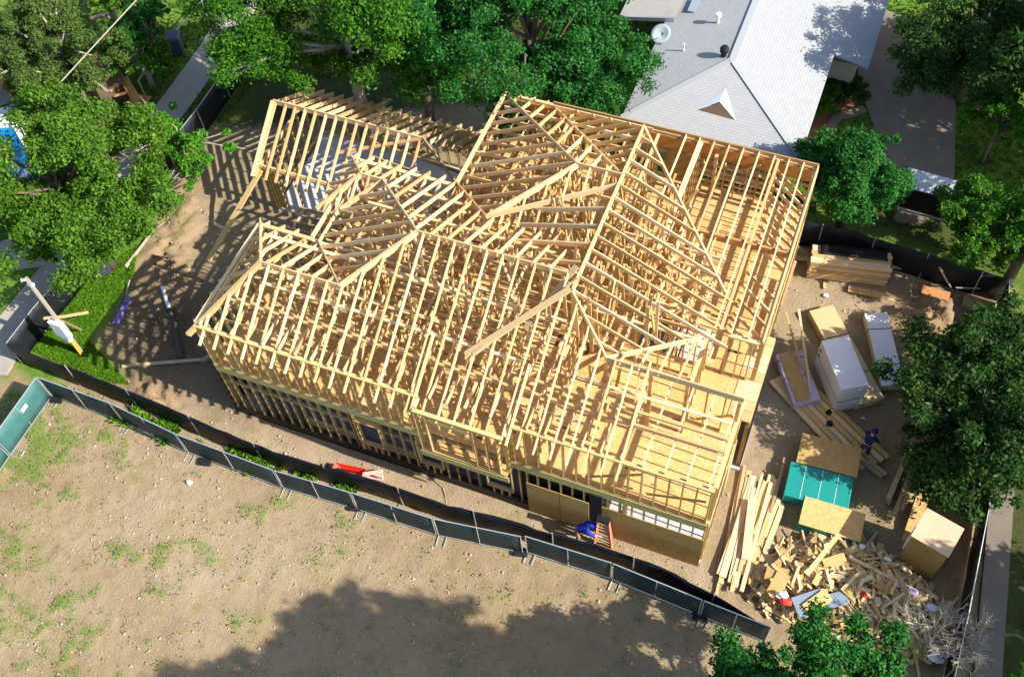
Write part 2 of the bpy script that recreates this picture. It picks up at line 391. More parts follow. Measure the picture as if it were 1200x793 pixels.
slab_px('mulch_bed', [(948, 140), (985, 112), (1006, 122), (975, 136), (962, 158), (945, 185), (930, 180)], MULCH, 0.05)
slab_px('front_walk', [(0, 318), (52, 312), (72, 290), (88, 268), (60, 262), (0, 285)], CONC2, 0.08)

# ------------------------------------------------------------------ the timber house under construction
XL, XR, YF, YB = -19.45, -1.0, 14.4, 28.1
Z2, ZP = 3.5, 5.98
SL = 0.59
house = empty('timber_house_frame', (-10, 21, 0), 'unfinished two-storey timber house frame with open hip roof rafters on a concrete slab', 'house')
PARTS = {}
def part(kind, p, q, wd, ht, mat=None, up=(0, 0, 1)):
    PARTS.setdefault(kind, []).append((Vector(p), Vector(q), wd, ht, mat or LUM, up))
def flush_parts(root, table, limit=100):
    for kind, L in table.items():
        L = sorted(L, key=lambda b: -((b[1] - b[0]).length * (b[2] + b[3]) * (1.0 + 0.12 * (b[0].z + b[1].z))))
        for b in L[:limit]:
            mb = MB(root.location); mb.beam(b[0], b[1], b[2], b[3], b[5]); mb.build(kind, b[4], root)
        rest = L[limit:]
        mats = []
        for b in rest:
            if b[4] not in mats: mats.append(b[4])
        if rest:
            mb = MB(root.location); idx = []
            for b in rest: mb.beam(b[0], b[1], b[2], b[3], b[5]); idx += [mats.index(b[4])] * 6
            o = mb.build(kind, None, root)
            for m in mats: o.data.materials.append(m)
            o.data.polygons.foreach_set('material_index', idx); tag(o, kind='stuff')

class Plane:
    """roof plane z = a + bx*x + by*y"""
    def __init__(s, p, bx=0.0, by=0.0): s.bx, s.by = bx, by; s.a = p[2] - bx * p[0] - by * p[1]
    def z(s, x, y): return s.a + s.bx * x + s.by * y
def clip_line(poly, axis, c):
    xs = []; n = len(poly); o = 1 - axis
    for i in range(n):
        a, b = poly[i], poly[(i + 1) % n]
        if (a[axis] - c) * (b[axis] - c) < 0 or (a[axis] == c) != (b[axis] == c):
            if a[axis] != b[axis]: xs.append(a[o] + (b[o] - a[o]) * (c - a[axis]) / (b[axis] - a[axis]))
    xs.sort(); return [(xs[i], xs[i + 1]) for i in range(0, len(xs) - 1, 2)]
def rafters(poly, pl, run, sp=0.6, kind='rafter', wd=0.044, ht=0.15, off=None, jit=0.05, mat=None):
    """rafters along run ('x' or 'y') clipped to the plan polygon"""
    axis = 0 if run == 'y' else 1
    lo = min(p[axis] for p in poly); hi = max(p[axis] for p in poly)
    c = lo + (0.12 if off is None else off)
    while c < hi:
        for a, b in clip_line(poly, axis, c):
            if b - a < 0.25: continue
            a -= rnd.uniform(0, jit) ; b += rnd.uniform(0, jit)
            c2 = c + rnd.uniform(-0.02, 0.02)
            if run == 'y': p, q = (c, a), (c2, b)
            else: p, q = (a, c), (b, c2)
            P = Vector((p[0], p[1], pl.z(*p) - ht / 2)); Q = Vector((q[0], q[1], pl.z(*q) - ht / 2))
            part(kind, P, Q, wd, ht, mat)
        c += sp
def member(kind, p, q, wd=0.052, ht=0.22, drop=0.10, n=1, mat=None):
    p, q = Vector(p), Vector(q); sd_ = (q - p).cross(Vector((0, 0, 1))).normalized()
    for i in range(n):
        o = sd_ * ((i - (n - 1) / 2) * (wd + 0.004))
        part(kind, p + o - Vector((0, 0, drop)), q + o - Vector((0, 0, drop)), wd, ht, mat)

EV = YF - 0.50                                    # eave tails of the street side
fr = Plane((0, YF, ZP), by=SL)                    # street side slope
E_L = -19.72
R1a, R1b = (-17.71, 16.77), (-14.67, 16.77)       # small ridge of the end wing
R2a, R2b = (-12.56, 18.87), (-7.30, 18.87)        # middle ridge
BG1, BG0 = (-7.0, 18.43), (-7.0, 25.9)            # long ridge
HR = (-5.34, 16.95)
zr1, zr2, zbg = fr.z(*R1a), fr.z(*R2a), 8.37
ZHR = fr.z(*HR)
# street slope: dense run of rafters up to where the framing stops
rafters([(E_L, EV), (R1a[0], R1a[1]), R1b, R2a, R2b, BG1, HR, (-4.0, HR[1]), (-4.0, EV)], fr, 'y', 0.56)
# slightly lower lapped rafters (doubled look in the photo) under the slope's lower half
part('ridge_board', (R1a[0], R1a[1], zr1 - .12), (R1b[0], R1b[1], zr1 - .12), .05, .24)
part('ridge_board', (R2a[0], R2a[1], zr2 - .12), (R2b[0], R2b[1], zr2 - .12), .05, .26)
part('ridge_board', (BG0[0], BG0[1], zbg - .1), (BG1[0], BG1[1], zbg - .1), .06, .28)
part('ridge_board', (HR[0], HR[1], ZHR - .12), (-0.95, HR[1], ZHR - .16), .06, .26, OLD)
# end wing
ez = fr.z(E_L, EV)
member('hip_rafter', (R1a[0], R1a[1], zr1), (E_L + .12, EV + .2, ez + .1), n=2)
member('hip_rafter', (R1a[0], R1a[1], zr1), (E_L, 19.5, ez), n=1)
lf = Plane((E_L, 0, ez), bx=(zr1 - ez) / (R1a[0] - E_L))
rafters([(E_L - .05, EV), R1a, (E_L - .05, 19.5)], lf, 'x', 0.6, off=0.25)
bk1 = Plane((0, R1a[1], zr1), by=-(zr1 - ez) / (19.5 - R1a[1]))
rafters([R1a, (E_L, 19.5), (-16.9, 19.5), (-17.03, 19.13), R1b], bk1, 'y', 0.6, off=0.4)
member('valley_rafter', (R1b[0], R1b[1], zr1), (-17.03, 19.13, ZP + .02))
# middle roof, left slope
member('hip_rafter', (R2a[0], R2a[1], zr2), (R1b[0], R1b[1], zr1), n=2)
sw = Plane((R2a[0], 0, zr2), bx=SL)
SR = (-15.55, 21.86); SRe = (-16.45, 21.86); zsr = sw.z(*SR)
member('hip_rafter', (R2a[0], R2a[1], zr2), (SR[0], SR[1], zsr), wd=.05)
rafters([R2a, R1b, (-17.03, 19.13), (-17.25, 19.6), (-17.25, 20.35), SR], sw, 'x', 0.6, off=0.2)
part('ridge_board', (SR[0], SR[1], zsr - .1), (SRe[0], SRe[1], zsr - .1), .05, .22)
sf = Plane((0, SR[1], zsr), by=SL)
member('hip_rafter', (SRe[0], SRe[1], zsr), (-17.75, 20.45, sf.z(0, 20.45)), n=2)
member('valley_rafter', (SR[0], SR[1], zsr), (-17.1, 20.4, sf.z(0, 20.4)))
rafters([SR, SRe, (-17.75, 20.45), (-17.1, 20.4)], sf, 'y', 0.45, off=0.3)
sl_ = Plane((SRe[0], 0, zsr), bx=SL)
rafters([SRe, (-17.75, 20.45), (-17.75, 23.3)], sl_, 'x', 0.45, off=0.3)
bk2 = Plane((0, R2a[1], zr2), by=-SL)
member('hip_rafter', (SRe[0], SRe[1], zsr), (-17.75, 23.3, bk2.z(0, 23.3)))
VA = (-11.15, 21.15); VB = (-13.45, 23.35)
rafters([R2a, SR, SRe, (-17.75, 23.45), (-13.6, 23.45), VB, VA, (-8.3, 21.15), R2b], bk2, 'y', 0.6, off=0.25)
member('valley_rafter', (VA[0], VA[1], bk2.z(*VA)), (VB[0], VB[1], bk2.z(*VB)))
# rear block
B1, B2 = (-8.62, 23.5), (-7.0, 23.5)
sb = 0.53
part('ridge_board', (B1[0], B1[1], zbg - .08), (B2[0], B2[1], zbg - .08), .05, .24)
HB = (-13.55, 28.42)
member('hip_rafter', (B1[0], B1[1], zbg), (HB[0], HB[1], zbg - sb * (B1[0] - HB[0])), wd=.05)
vz = bk2.z(*VA)
member('hip_rafter', (B1[0], B1[1], zbg), (VA[0], VA[1], vz), n=2, wd=.05)
lb = Plane((B1[0], 0, zbg), bx=sb)
rafters([B1, VA, (-13.35, 23.35), (-13.6, 23.4), (-13.6, 28.42)], lb, 'x', 0.58, off=0.15)
bb = Plane((0, B1[1], zbg), by=-sb)
V2 = (-11.25, 28.1)
member('valley_rafter', (B2[0], B2[1], zbg), (V2[0], V2[1], bb.z(*V2)), wd=.06)
rafters([B1, HB, (-11.25, 28.42), V2, B2], bb, 'y', 0.58, off=0.2)
lbg = Plane((BG0[0], 0, zbg), bx=0.56)
rafters([B2, V2, BG0], lbg, 'x', 0.42, off=0.2, mat=STUD)
bf = Plane((0, B1[1], zbg), by=sb)
rafters([B1, VA, (-7.4, 21.15), (-7.05, 23.45)], bf, 'y', 0.62, off=0.5)
# cricket between middle and rear roofs
member('valley_rafter', (VA[0], VA[1], vz + .05), (-7.0, 23.1, zbg), n=1, wd=.06)
for yy in (19.6, 20.4, 21.2, 22.0):
    part('cricket_rafter', (-7.0, yy, zbg - .1), (-10.4 + (yy - 19.6) * .35, yy - .15, zbg - .95), .06, .19, OLD if yy > 21 else LUM)
# long ridge, right slope
sg = 0.52
rg = Plane((BG0[0], 0, zbg), bx=-sg)
VR = (-2.62, 21.52)
member('valley_rafter', (BG0[0], BG0[1], zbg), (VR[0], VR[1], rg.z(*VR)), wd=.06)
member('hip_rafter', (BG1[0], BG1[1], zbg), (HR[0], HR[1], ZHR), wd=.06)
VE = (-2.9, 19.45)
member('valley_rafter', (HR[0], HR[1], ZHR), (VE[0], VE[1], rg.z(*VE)), wd=.05)
rafters([BG0, VR, (-2.08, 21.45), (-2.08, 19.2), VE, HR, BG1], rg, 'x', 0.58, off=0.35)
rb = Plane((0, HR[1], ZHR), by=-SL)
rafters([HR, (-2.6, HR[1]), (-2.3, 19.2), VE], rb, 'y', 0.62, off=0.45, wd=.05)
# long doubled plank laid on the street slope below the long ridge
P0 = Vector((BG1[0] - .05, BG1[1] - .05, zbg + .10)); P1 = Vector((-9.75, 15.85, fr.z(0, 15.85) + .10))
part('valley_board', P0, P1, .22, .05)
part('valley_board', P0 + Vector((.12, .45, -.02)), P1 + Vector((.25, .08, .03)), .05, .2, OLD)
part('valley_board', P0 + Vector((-.1, .9, .0)), P1 + Vector((1.5, 1.5, .1)), .2, .05, OLD)
# doubled gable rafters at the bay and at the end of the finished run
for x in (-11.1, -7.72, -4.05):
    part('rafter', (x + .07, EV - .02, fr.z(x, EV - .02) - .09), (x + .07, 17.2 if x > -5 else 16.2, fr.z(x, 17.2 if x > -5 else 16.2) - .09), .055, .2)
# purlins, struts, collar ties, ceiling joists
for y, x0, x1 in ((15.55, -18.6, -1.1), (16.3, -17.6, -8.0), (17.6, -13.6, -7.2), (15.9, -8, -1.1)):
    part('purlin', (x0, y, fr.z(0, y) - .30), (x1, y, fr.z(0, y) - .30), .09, .09)
for y, x0, x1, dz in ((20.2, -15.2, -8.2, .3), (21.9, -16.4, -11.6, .3)):
    part('purlin', (x0, y, bk2.z(0, y) - dz), (x1, y, bk2.z(0, y) - dz), .09, .09)
part('purlin', (-4.6, 19.6, rg.z(-4.6, 0) - .3), (-4.6, 23.2, rg.z(-4.6, 0) - .3), .05, .14)
part('purlin', (-11.2, 22.0, lb.z(-11.2, 0) - .3), (-11.2, 25.8, lb.z(-11.2, 0) - .3), .05, .14)
for i in range(330):
    x = rnd.uniform(-19.0, -4.2); y = rnd.uniform(14.8, 22.8)
    if x < -17.2 and y > 19: continue
    zt = min(fr.z(0, y), bk2.z(0, y), sw.z(x, 0) if y > 17 else 99, lf.z(x, 0)) - .22
    if zt < ZP + .3: continue
    lean = rnd.choice((0, 0, -.5, .5))
    part('strut', (x, y, zt), (x + rnd.uniform(-.15, .15), y + lean, ZP + .02), .045, .10, rnd.choice((LUM, STUD, STUD)))
for i in range(110):
    x = rnd.uniform(-6.8, -3.0); y = rnd.uniform(19.5, 25.0)
    if x > -4 and y > 23: continue
    zt = rg.z(x, 0) - .25
    part('strut', (x, y, zt), (x + rnd.uniform(-.6, .2), y + rnd.uniform(-.3, .3), ZP), .045, .10, STUD)
for i in range(95):
    x = rnd.uniform(-13.0, -7.4); y = rnd.uniform(22.0, 27.6)
    zt = min(lb.z(x, 0), bb.z(0, y), zbg) - .25
    if zt < ZP + .3: continue
    part('strut', (x, y, zt), (x + rnd.uniform(-.2, .4), y + rnd.uniform(-.3, .3), ZP), .045, .10, STUD)
def joists(x0, x1, y0, y1, run, sp, ht=.16, mat=None, z=ZP + .06, wd=.045):
    if run == 'y':
        n = int((x1 - x0) / sp)
        for i in range(n + 1): part('ceiling_joist', (x0 + i * sp, y0, z), (x0 + i * sp + rnd.uniform(-.03, .03), y1, z), wd, ht, mat)
    else:
        n = int((y1 - y0) / sp)
        for i in range(n + 1): part('ceiling_joist', (x0, y0 + i * sp, z), (x1, y0 + i * sp + rnd.uniform(-.03, .03), z), wd, ht, mat)
joists(-19.2, -9.4, 14.4, 18.9, 'y', .62)
joists(-16.9, -9.4, 19.0, 22.9, 'y', .62)
joists(-9.0, -4.4, 14.4, 19.6, 'y', .62)
joists(-4.0, -1.2, 14.4, 17.7, 'y', .70)
joists(-13.0, -7.2, 23.6, 28.0, 'x', .62)
joists(-5.95, -1.15, 20.0, 28.05, 'y', .56)
joists(-6.7, -3.0, 19.8, 23.4, 'x', .62)
joists(-13.4, -7.2, 16.9, 21.0, 'x', .38, .12, None, ZP - .12, .04)
joists(-18.6, -13.6, 15.0, 18.8, 'x', .55, .12, STUD, ZP - .12, .04)
joists(-8.8, -5.0, 14.8, 16.8, 'x', .5, .12, None, ZP - .12, .04)
joists(-6.8, -2.9, 19.7, 24.6, 'y', .40, .12, None, ZP - .14, .04)
joists(-13.0, -7.2, 23.4, 27.8, 'y', .55, .12, STUD, ZP - .14, .04)
joists(-16.8, -12.2, 19.3, 22.8, 'x', .45, .12, None, ZP - .12, .04)
for i in range(10):
    y = 24.1 + i * .38
    part('jack_rafter', (-2.35, y, ZP - .05), (-1.08, y - .1, ZP - 1.15), .045, .14)
for y in (20.6, 21.1, 21.7, 22.3, 22.9):
    part('jack_rafter', (-2.2, y, ZP - .3), (-1.08, y - .1, ZP - 1.3), .045, .14)
part('header', (-2.4, 20.1, ZP - .08), (-2.4, 28.0, ZP - .08), .10, .2)
for x in (-4.6, -2.4):
    part('post', (x, 27.5, 3.55), (x, 27.5, ZP), .12, .14, STUD, (0, 1, 0)); part('post', (x, 23.9, 3.55), (x, 23.9, ZP - .2), .12, .14, STUD, (0, 1, 0))
for z in (3.95, 4.25, 4.55, 4.85, 5.15):
    part('blocking', (-5.2, 27.75, z), (-2.5, 27.75, z), .10, .05, STUD)
for i in range(7): part('stud', (-5.1 + i * .42, 27.75, 3.55), (-5.1 + i * .42, 27.75, 5.4), .045, .1, STUD, (0, 1, 0))
for z, y0_, y1_ in ((3.8, 21, 24.5), (4.2, 23, 27.8), (4.75, 20.4, 26), (5.2, 22.5, 27.9), (5.6, 20.2, 23.5)):
    part('blocking', (XR, y0_, z), (XR, y1_, z), .04, .16, STUD)
for y in (15.75, 17.2, 18.6, 20.6):
    part('strongback', (-18.9 if y < 19 else -16.8, y, ZP + .18), (-7.3, y, ZP + .18), .14, .04)
for y in (15.6, 16.7):
    part('strongback', (-6.8, y, ZP + .18), (-1.1, y, ZP + .18), .1, .04)

# walls -------------------------------------------------------------
def wall(x0, y0, x1, y1, z0, z1, sp=0.42, gaps=(), mat=None, kind='stud', plate=2, wd=.045, dp=.14, block=()):
    L = math.hypot(x1 - x0, y1 - y0); ux, uy = (x1 - x0) / L, (y1 - y0) / L
    n = max(1, int(L / sp)); perp = (-uy, ux, 0)
    for i in range(n + 1):
        s_ = min(i * sp, L - .03) if i else .03
        if any(a < s_ < b for a, b in gaps): continue
        p = (x0 + ux * s_, y0 + uy * s_)
        part(kind, (p[0], p[1], z0 + .04), (p[0], p[1], z1 - .045 * plate), wd, dp, mat or STUD, perp)
    part('bottom_plate', (x0, y0, z0 + .022), (x1, y1, z0 + .022), dp, .044, mat or STUD)
    for k in range(plate):
        part('top_plate', (x0, y0, z1 - .022 - k * .046), (x1, y1, z1 - .022 - k * .046), dp, .044, mat or LUM)
    for zb, a, b in block:
        part('blocking', (x0 + ux * a, y0 + uy * a, zb), (x0 + ux * b, y0 + uy * b, zb), dp - .02, .045, mat or STUD)
    for a, b in gaps:
        part('header', (x0 + ux * a, y0 + uy * a, z1 - .30), (x0 + ux * b, y0 + uy * b, z1 - .30), dp - .01, .24, mat or STUD)
ZU0 = Z2 + .03
# upper storey, outer walls
BX0, BX1, BY = -10.95, -7.78, 13.95
wall(XL, YF, BX0, YF, ZU0, ZP, .40, mat=STUD)
wall(BX0, BY, BX1, BY, ZU0 - .35, ZP - .15, .42, gaps=((.55, 1.95),), mat=STUD)
wall(BX0, BY + .1, BX0, YF, ZU0 - .35, ZP - .15, .3); wall(BX1, BY + .1, BX1, YF, ZU0 - .35, ZP - .15, .3)
wall(BX1 + .1, YF, XR, YF, ZU0, ZP, .44, mat=STUD)
wall(XL, YF + .1, XL, 19.1, ZU0, ZP, .40)
wall(XL, 19.1, -17.2, 19.1, ZU0, ZP, .40)
wall(-17.3, 19.2, -17.3, 23.1, ZU0, ZP, .40)
wall(-17.3, 23.1, -13.3, 23.1, ZU0, ZP, .40)
wall(-13.3, 23.2, -13.3, YB, ZU0, ZP, .40)
wall(-13.3, YB, XR, YB, ZU0, ZP, .42, block=((4.3, 0, 12.3), (4.9, 0, 12.3), (5.4, 0, 12.3)))
wall(XR, 20.0, XR, YB - .1, ZU0, ZP, .50, block=((4.4, 0, 8),))
wall(XR, YF + .1, XR, 17.75, ZU0, ZP, .42)
wall(-2.1, 20.0, XR - .1, 20.0, ZU0, ZP, .42)
wall(-2.75, 17.75, XR - .1, 17.75, ZU0, ZP, .6)
wall(-2.75, 17.85, -2.75, 20.0, ZU0, ZP, .5)
part('rim_board', (-5.0, 23.9, ZP - .1), (XR, 23.9, ZP - .1), .09, .28, mat_plain('brown_beam', (0.40, 0.22, 0.09), .8, .2))
part('rim_board', (-2.1, 19.93, Z2 - .2), (-.75, 19.93, Z2 - .2), .05, .3, OSB)
# upper storey, partitions
for a in ((-19.3, 16.9, -12.0, 16.9, ((1.0, 2.0), (5.0, 6.2))), (-15.6, 14.5, -15.6, 19.0, ((1, 2),)), (-12.0, 14.5, -12.0, 21.0, ((2.6, 3.6),)),
          (-17.2, 19.05, -9.0, 19.05, ((3, 4.2),)), (-9.3, 14.5, -9.3, 19.0, ((.4, 1.3),)), (-6.95, 14.5, -6.95, 27.9, ((1.2, 2.3), (8, 9.2))),
          (-13.2, 21.2, -7.1, 21.2, ((2, 3),)), (-10.4, 21.3, -10.4, 28.0, ((1, 2),)), (-5.3, 20.0, -5.3, 23.8, ((.3, 1.3),)),
          (-5.3, 23.9, -5.3, 28.0, ()), (-6.8, 19.5, -3.0, 19.5, ((.6, 1.6),)), (-13.2, 24.9, -7.1, 24.9, ((2.4, 3.4),)), (-4.1, 20.2, -4.1, 23.8, ((.8, 2.2),))):
    wall(a[0], a[1], a[2], a[3], ZU0, ZP, .42, gaps=a[4], dp=.10)
# ground storey
DKST = mat_wood('shade_dimmed_lumber', (0.30, 0.19, 0.07), (0.42, 0.28, 0.11), (0.54, 0.38, 0.17))  # stud lumber darkened so its colour carries the wall's shade
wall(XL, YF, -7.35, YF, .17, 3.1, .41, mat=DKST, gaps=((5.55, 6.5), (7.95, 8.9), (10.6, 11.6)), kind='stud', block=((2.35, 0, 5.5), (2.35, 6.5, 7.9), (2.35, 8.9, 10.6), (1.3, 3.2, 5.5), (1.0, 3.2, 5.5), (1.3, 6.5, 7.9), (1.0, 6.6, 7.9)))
for a, b in ((5.55, 6.5), (7.95, 8.9), (10.6, 11.6)):        # window frames
    x0, x1 = XL + a, XL + b
    part('window_frame', (x0, YF - .02, .95), (x1, YF - .02, .95), .16, .05, STUD); part('window_frame', (x0, YF - .02, 2.6), (x1, YF - .02, 2.6), .16, .05, STUD)
    for x in (x0 + .02, x1 - .02): part('window_frame', (x, YF - .02, .98), (x, YF - .02, 2.57), .05, .16, STUD, (0, 1, 0))
    for x in (x0 + .2, (x0 + x1) / 2, x1 - .2): part('cripple_stud', (x, YF, .2), (x, YF, .92), .045, .14, STUD, (0, 1, 0))
wall(-7.3, YF, XR, YF, .17, 3.1, .42)
wall(XL, YF + .1, XL, 19.1, .17, 3.1, .5); wall(XR, YF + .1, XR, 17.7, .17, 3.1, .42)
wall(-17.3, 19.2, -17.3, 23.1, .17, 3.1, .42); wall(-13.3, 23.2, -13.3, YB, .17, 3.1, .42)
wall(-13.3, YB, XR, YB, .17, 3.1, .42); wall(-.72, 18.5, -.72, 21.9, .17, 3.1, .5); wall(XR, 22, XR, YB - .1, .17, 3.1, .42)
for a in ((-19.3, 17.2, -9, 17.2, ((2, 3), (6, 8))), (-14.5, 14.6, -14.5, 19, ((1, 2),)), (-9, 14.6, -9, 23, ((1, 2.4), (5, 6))), (-17.2, 20.4, -9.1, 20.4, ((3, 5),)), (-4, 14.6, -4, 28, ((2, 3.4), (7, 9)))):
    wall(a[0], a[1], a[2], a[3], .17, 3.1, .6, gaps=a[4], dp=.1)
for x in (-3.75, -13.9):
    part('stud', (x, YF - .02, .17), (x, YF - .02, Z2), .12, .16, STUD, (0, 1, 0))
# floor rims
RB = (3.1 + Z2) / 2; RHt = Z2 - 3.1
for p, q in (((XL, YF - .07, RB), (BX0, YF - .07, RB)), ((BX1, YF - .07, RB), (XR, YF - .07, RB)), ((XL - .02, YF, RB), (XL - .02, 19.1, RB)),
             ((XL, 19.17, RB), (-17.3, 19.17, RB)), ((-17.35, 19.2, RB), (-17.35, 23.1, RB)), ((-13.35, 23.2, RB), (-13.35, YB, RB)),
             ((-13.3, YB + .05, RB), (XR, YB + .05, RB)), ((XR + .02, YF, RB), (XR + .02, 18.4, RB)), ((XR + .02, 21.9, RB), (XR + .02, YB, RB))):
    part('rim_board', p, q, .05, RHt - .01, RIM)
part('rim_board', (BX0 - .05, BY - .06, RB - .38), (BX1 + .05, BY - .06, RB - .38), .05, RHt - .06, RIM)
part('rim_board', (-.68, 18.45, RB), (-.68, 21.95, RB), .06, RHt, LUM)
for yy in (16.1,):
    part('floor_girder', (XL + .2, yy, 3.28), (XR - .2, yy, 3.28), .12, .3, STUD)
for i in range(34):
    x = XL + .3 + i * .55
    if x > XR - .2: break
    part('floor_joist', (x, YF, 3.28), (x, 19.0, 3.28), .05, .30, STUD)
for i in range(24):
    x = -12.9 + i * .5
    if x < -1.2: part('floor_joist', (x, 19.1, 3.28), (x, 28.0, 3.28), .05, .30, STUD)
# braces and posts seen through the frame
for p, q in (((-3.1, YF + .06, 4.1), (-1.2, YF + .06, 4.9)), ((-5.2, 14.55, 3.7), (-3.3, 14.55, 5.2)), ((-5.3, 27.9, 3.6), (-3.0, 27.9, 5.6)), ((-2.4, 17.9, 3.6), (-1.2, 17.9, 4.6))):
    part('brace', p, q, .04, .1, STUD)
part('post', (HR[0], HR[1], 3.55), (HR[0], HR[1], ZHR - .25), .14, .14, OSB, (0, 1, 0))
for x, y in ((-3.9, 17.1), (-2.75, 17.3), (-1.05, 16.95), (-7.0, 18.5)):
    part('post', (x, y, 3.55), (x, y, (ZHR - .3) if x > -6 else zbg - .3), .12, .12, OSB, (0, 1, 0))
part('barge_board', (V2[0], YB - .02, ZP + .05), (XR + .05, YB - .02, ZP + .05), .05, .26, mat_plain('brown_fascia', (0.38, 0.23, 0.10), .8, .2))
part('barge_board', (XR + .03, 20.0, ZP + .03), (XR + .03, YB, ZP + .03), .05, .2, LUM)
flush_parts(house, PARTS)

# deck panels, sheathing, slab
def poly_has(x, y, poly):
    s = False
    for i in range(len(poly)):
        a, b = poly[i], poly[(i + 1) % len(poly)]
        if (a[1] > y) != (b[1] > y) and x < (b[0] - a[0]) * (y - a[1]) / (b[1] - a[1]) + a[0]: s = not s
    return s
FP = [(XL, YF), (XR, YF), (XR, 18.4), (-.66, 18.4), (-.66, 22), (XR, 22), (XR, YB), (-13.3, YB), (-13.3, 23.1), (-17.3, 23.1), (-17.3, 19.1), (XL, 19.1)]
HOLES = [(-8.0, 19.15, -6.75, 19.65), (-5.2, 20.15, -2.75, 21.6), (-12.0, 22.0, -10.6, 23.0)]
def clip_rect(r, holes):
    out = [r]
    for h in holes:
        nxt = []
        for x0, y0, x1, y1 in out:
            if h[2] <= x0 or h[0] >= x1 or h[3] <= y0 or h[1] >= y1: nxt.append((x0, y0, x1, y1)); continue
            if y0 < h[1]: nxt.append((x0, y0, x1, h[1]))
            if y1 > h[3]: nxt.append((x0, h[3], x1, y1))
            yy0, yy1 = max(y0, h[1]), min(y1, h[3])
            if x0 < h[0]: nxt.append((x0, yy0, h[0], yy1))
            if x1 > h[2]: nxt.append((h[2], yy0, x1, yy1))
        out = nxt
    return out
rects = [(XL, YF, XR, 18.4), (XL, 18.4, -.66, 19.1), (-17.3, 19.1, -.66, 22), (-17.3, 22, XR, 23.1), (-13.3, 23.1, XR, YB)]
cells = []
yy = YF; row = 0
while yy < YB:
    xx = XL - (1.22 if row % 2 else 0)
    while xx < 0:
        for r in rects:
            a = (max(xx, r[0]), max(yy, r[1]), min(xx + 2.44, r[2]), min(yy + 1.22, r[3]))
            if a[2] - a[0] > .02 and a[3] - a[1] > .02:
                cells += clip_rect(a, HOLES)
        xx += 2.44
    yy += 1.22; row += 1
cells.sort(key=lambda c: -(c[2] - c[0]) * (c[3] - c[1]))
def deck(list_, kind=None):
    mb = MB(house.location)
    for c in list_: mb.box(c[0] + .004, c[1] + .004, Z2, c[2] - .004, c[3] - .004, Z2 + .022)
    return tag(mb.build('deck_panel', OSB, house), kind=kind)
for c in cells[:98]: deck([c])
if cells[98:]: deck(cells[98:], 'stuff')
mb = MB(house.location)
for r in ((XL - .05, YF - .05, XR + .05, 19.15), (-17.35, 19.15, XR + .05, 23.15), (-22.9, 23.9, -13.35, 28.7), (-13.35, 23.15, XR + .05, YB + .05), (-17.35, 23.15, -13.35, 23.9), (XR + .05, 18.3, -.6, 22.0)):
    mb.box(r[0], r[1], -.15, r[2], r[3], .16)
mb.build('slab', SLAB, house)
def panel(x0, y0, z0, x1, y1, z1, mat, name='sheathing_panel', label=None):
    mb = MB(house.location); mb.box(x0, y0, z0, x1, y1, z1); o = mb.build(name, mat, house)
    if label: tag(o, label)
xs = [at(p, 600)[0] for p in (0,)]
xp = [-7.28, -6.06, -4.98]
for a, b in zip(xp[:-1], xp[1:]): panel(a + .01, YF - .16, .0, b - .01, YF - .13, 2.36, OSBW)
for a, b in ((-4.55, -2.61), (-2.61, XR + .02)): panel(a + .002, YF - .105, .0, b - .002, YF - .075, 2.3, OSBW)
panel(-4.97, YF - .12, .0, -4.54, YF - .09, 3.05, BLACK, 'wrap_strip')
panel(-7.6, YF + .1, .2, -4.6, YF + .12, 3.05, BLACK, 'wrap_strip')
DARK = mat_plain('interior_shade_navy', (0.045, 0.045, 0.075), .7, .25, 1.5)  # navy sheets added behind the studs to paint a shaded interior
for x0, x1 in ((-18.2, -13.95), (-13.85, -11.6), (-11.4, -7.65)): panel(x0, YF + .076, .2, x1, YF + .09, 3.05, DARK, 'shade_board')
mbk = MB(house.location); mbk.box(XL - .07, YF - .12, -.1, -7.3, YF - .09, .42); mbk.build('foundation_wrap', BLACK, house)
panel(XL - .12, YF - .12, .0, XL - .05, YF - .02, 3.45, BLACK, 'wrap_strip'); panel(BX0, BY, 3.14, BX1, YF - .1, 3.16, OSB); panel(BX0, YF - .02, 3.13, BX1, YF + .3, 3.15, OSB)
mbk = MB(house.location); mbk.box(XL - .09, YF - .01, .0, XL - .06, 19.1, 3.1); mbk.build('wrap_strip', BLACK, house)
panel(-.64, 18.4, .1, -.61, 22, 3.1, BLACK, 'wrap_strip')
panel(XR + .06, 17.0, .1, XR + .09, 18.2, 2.5, OSB)
panel(-2.7, 18.0, Z2 + .03, -1.5, 19.9, Z2 + .05, OSB)
for i in range(9): panel(-1.45, 18.42 + i * .4, Z2 + .024, -.68, 18.80 + i * .4, Z2 + .05, LUM, 'deck_board')
panel(-12.9, YB - .11, ZP - .75, -1.1, YB - .085, ZP - .12, mat_osb('orange_osb', (0.50, 0.24, 0.07), (0.66, 0.36, 0.12)))
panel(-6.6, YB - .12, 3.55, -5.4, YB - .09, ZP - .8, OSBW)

STAMP = mat_plain('stamp_ink', (0.10, 0.06, 0.03), .8, .4, 12)
for i in range(60):
    c_ = rnd.choice(cells[:60]); x = rnd.uniform(c_[0] + .3, c_[2] - .5); y = rnd.uniform(c_[1] + .15, c_[3] - .15)
    if (c_[2] - c_[0]) < 1 or (c_[3] - c_[1]) < .5: continue
    panel(x, y, Z2 + .022, x + rnd.uniform(.2, .45), y + rnd.uniform(.04, .09), Z2 + .0245, STAMP, 'grade_stamp')
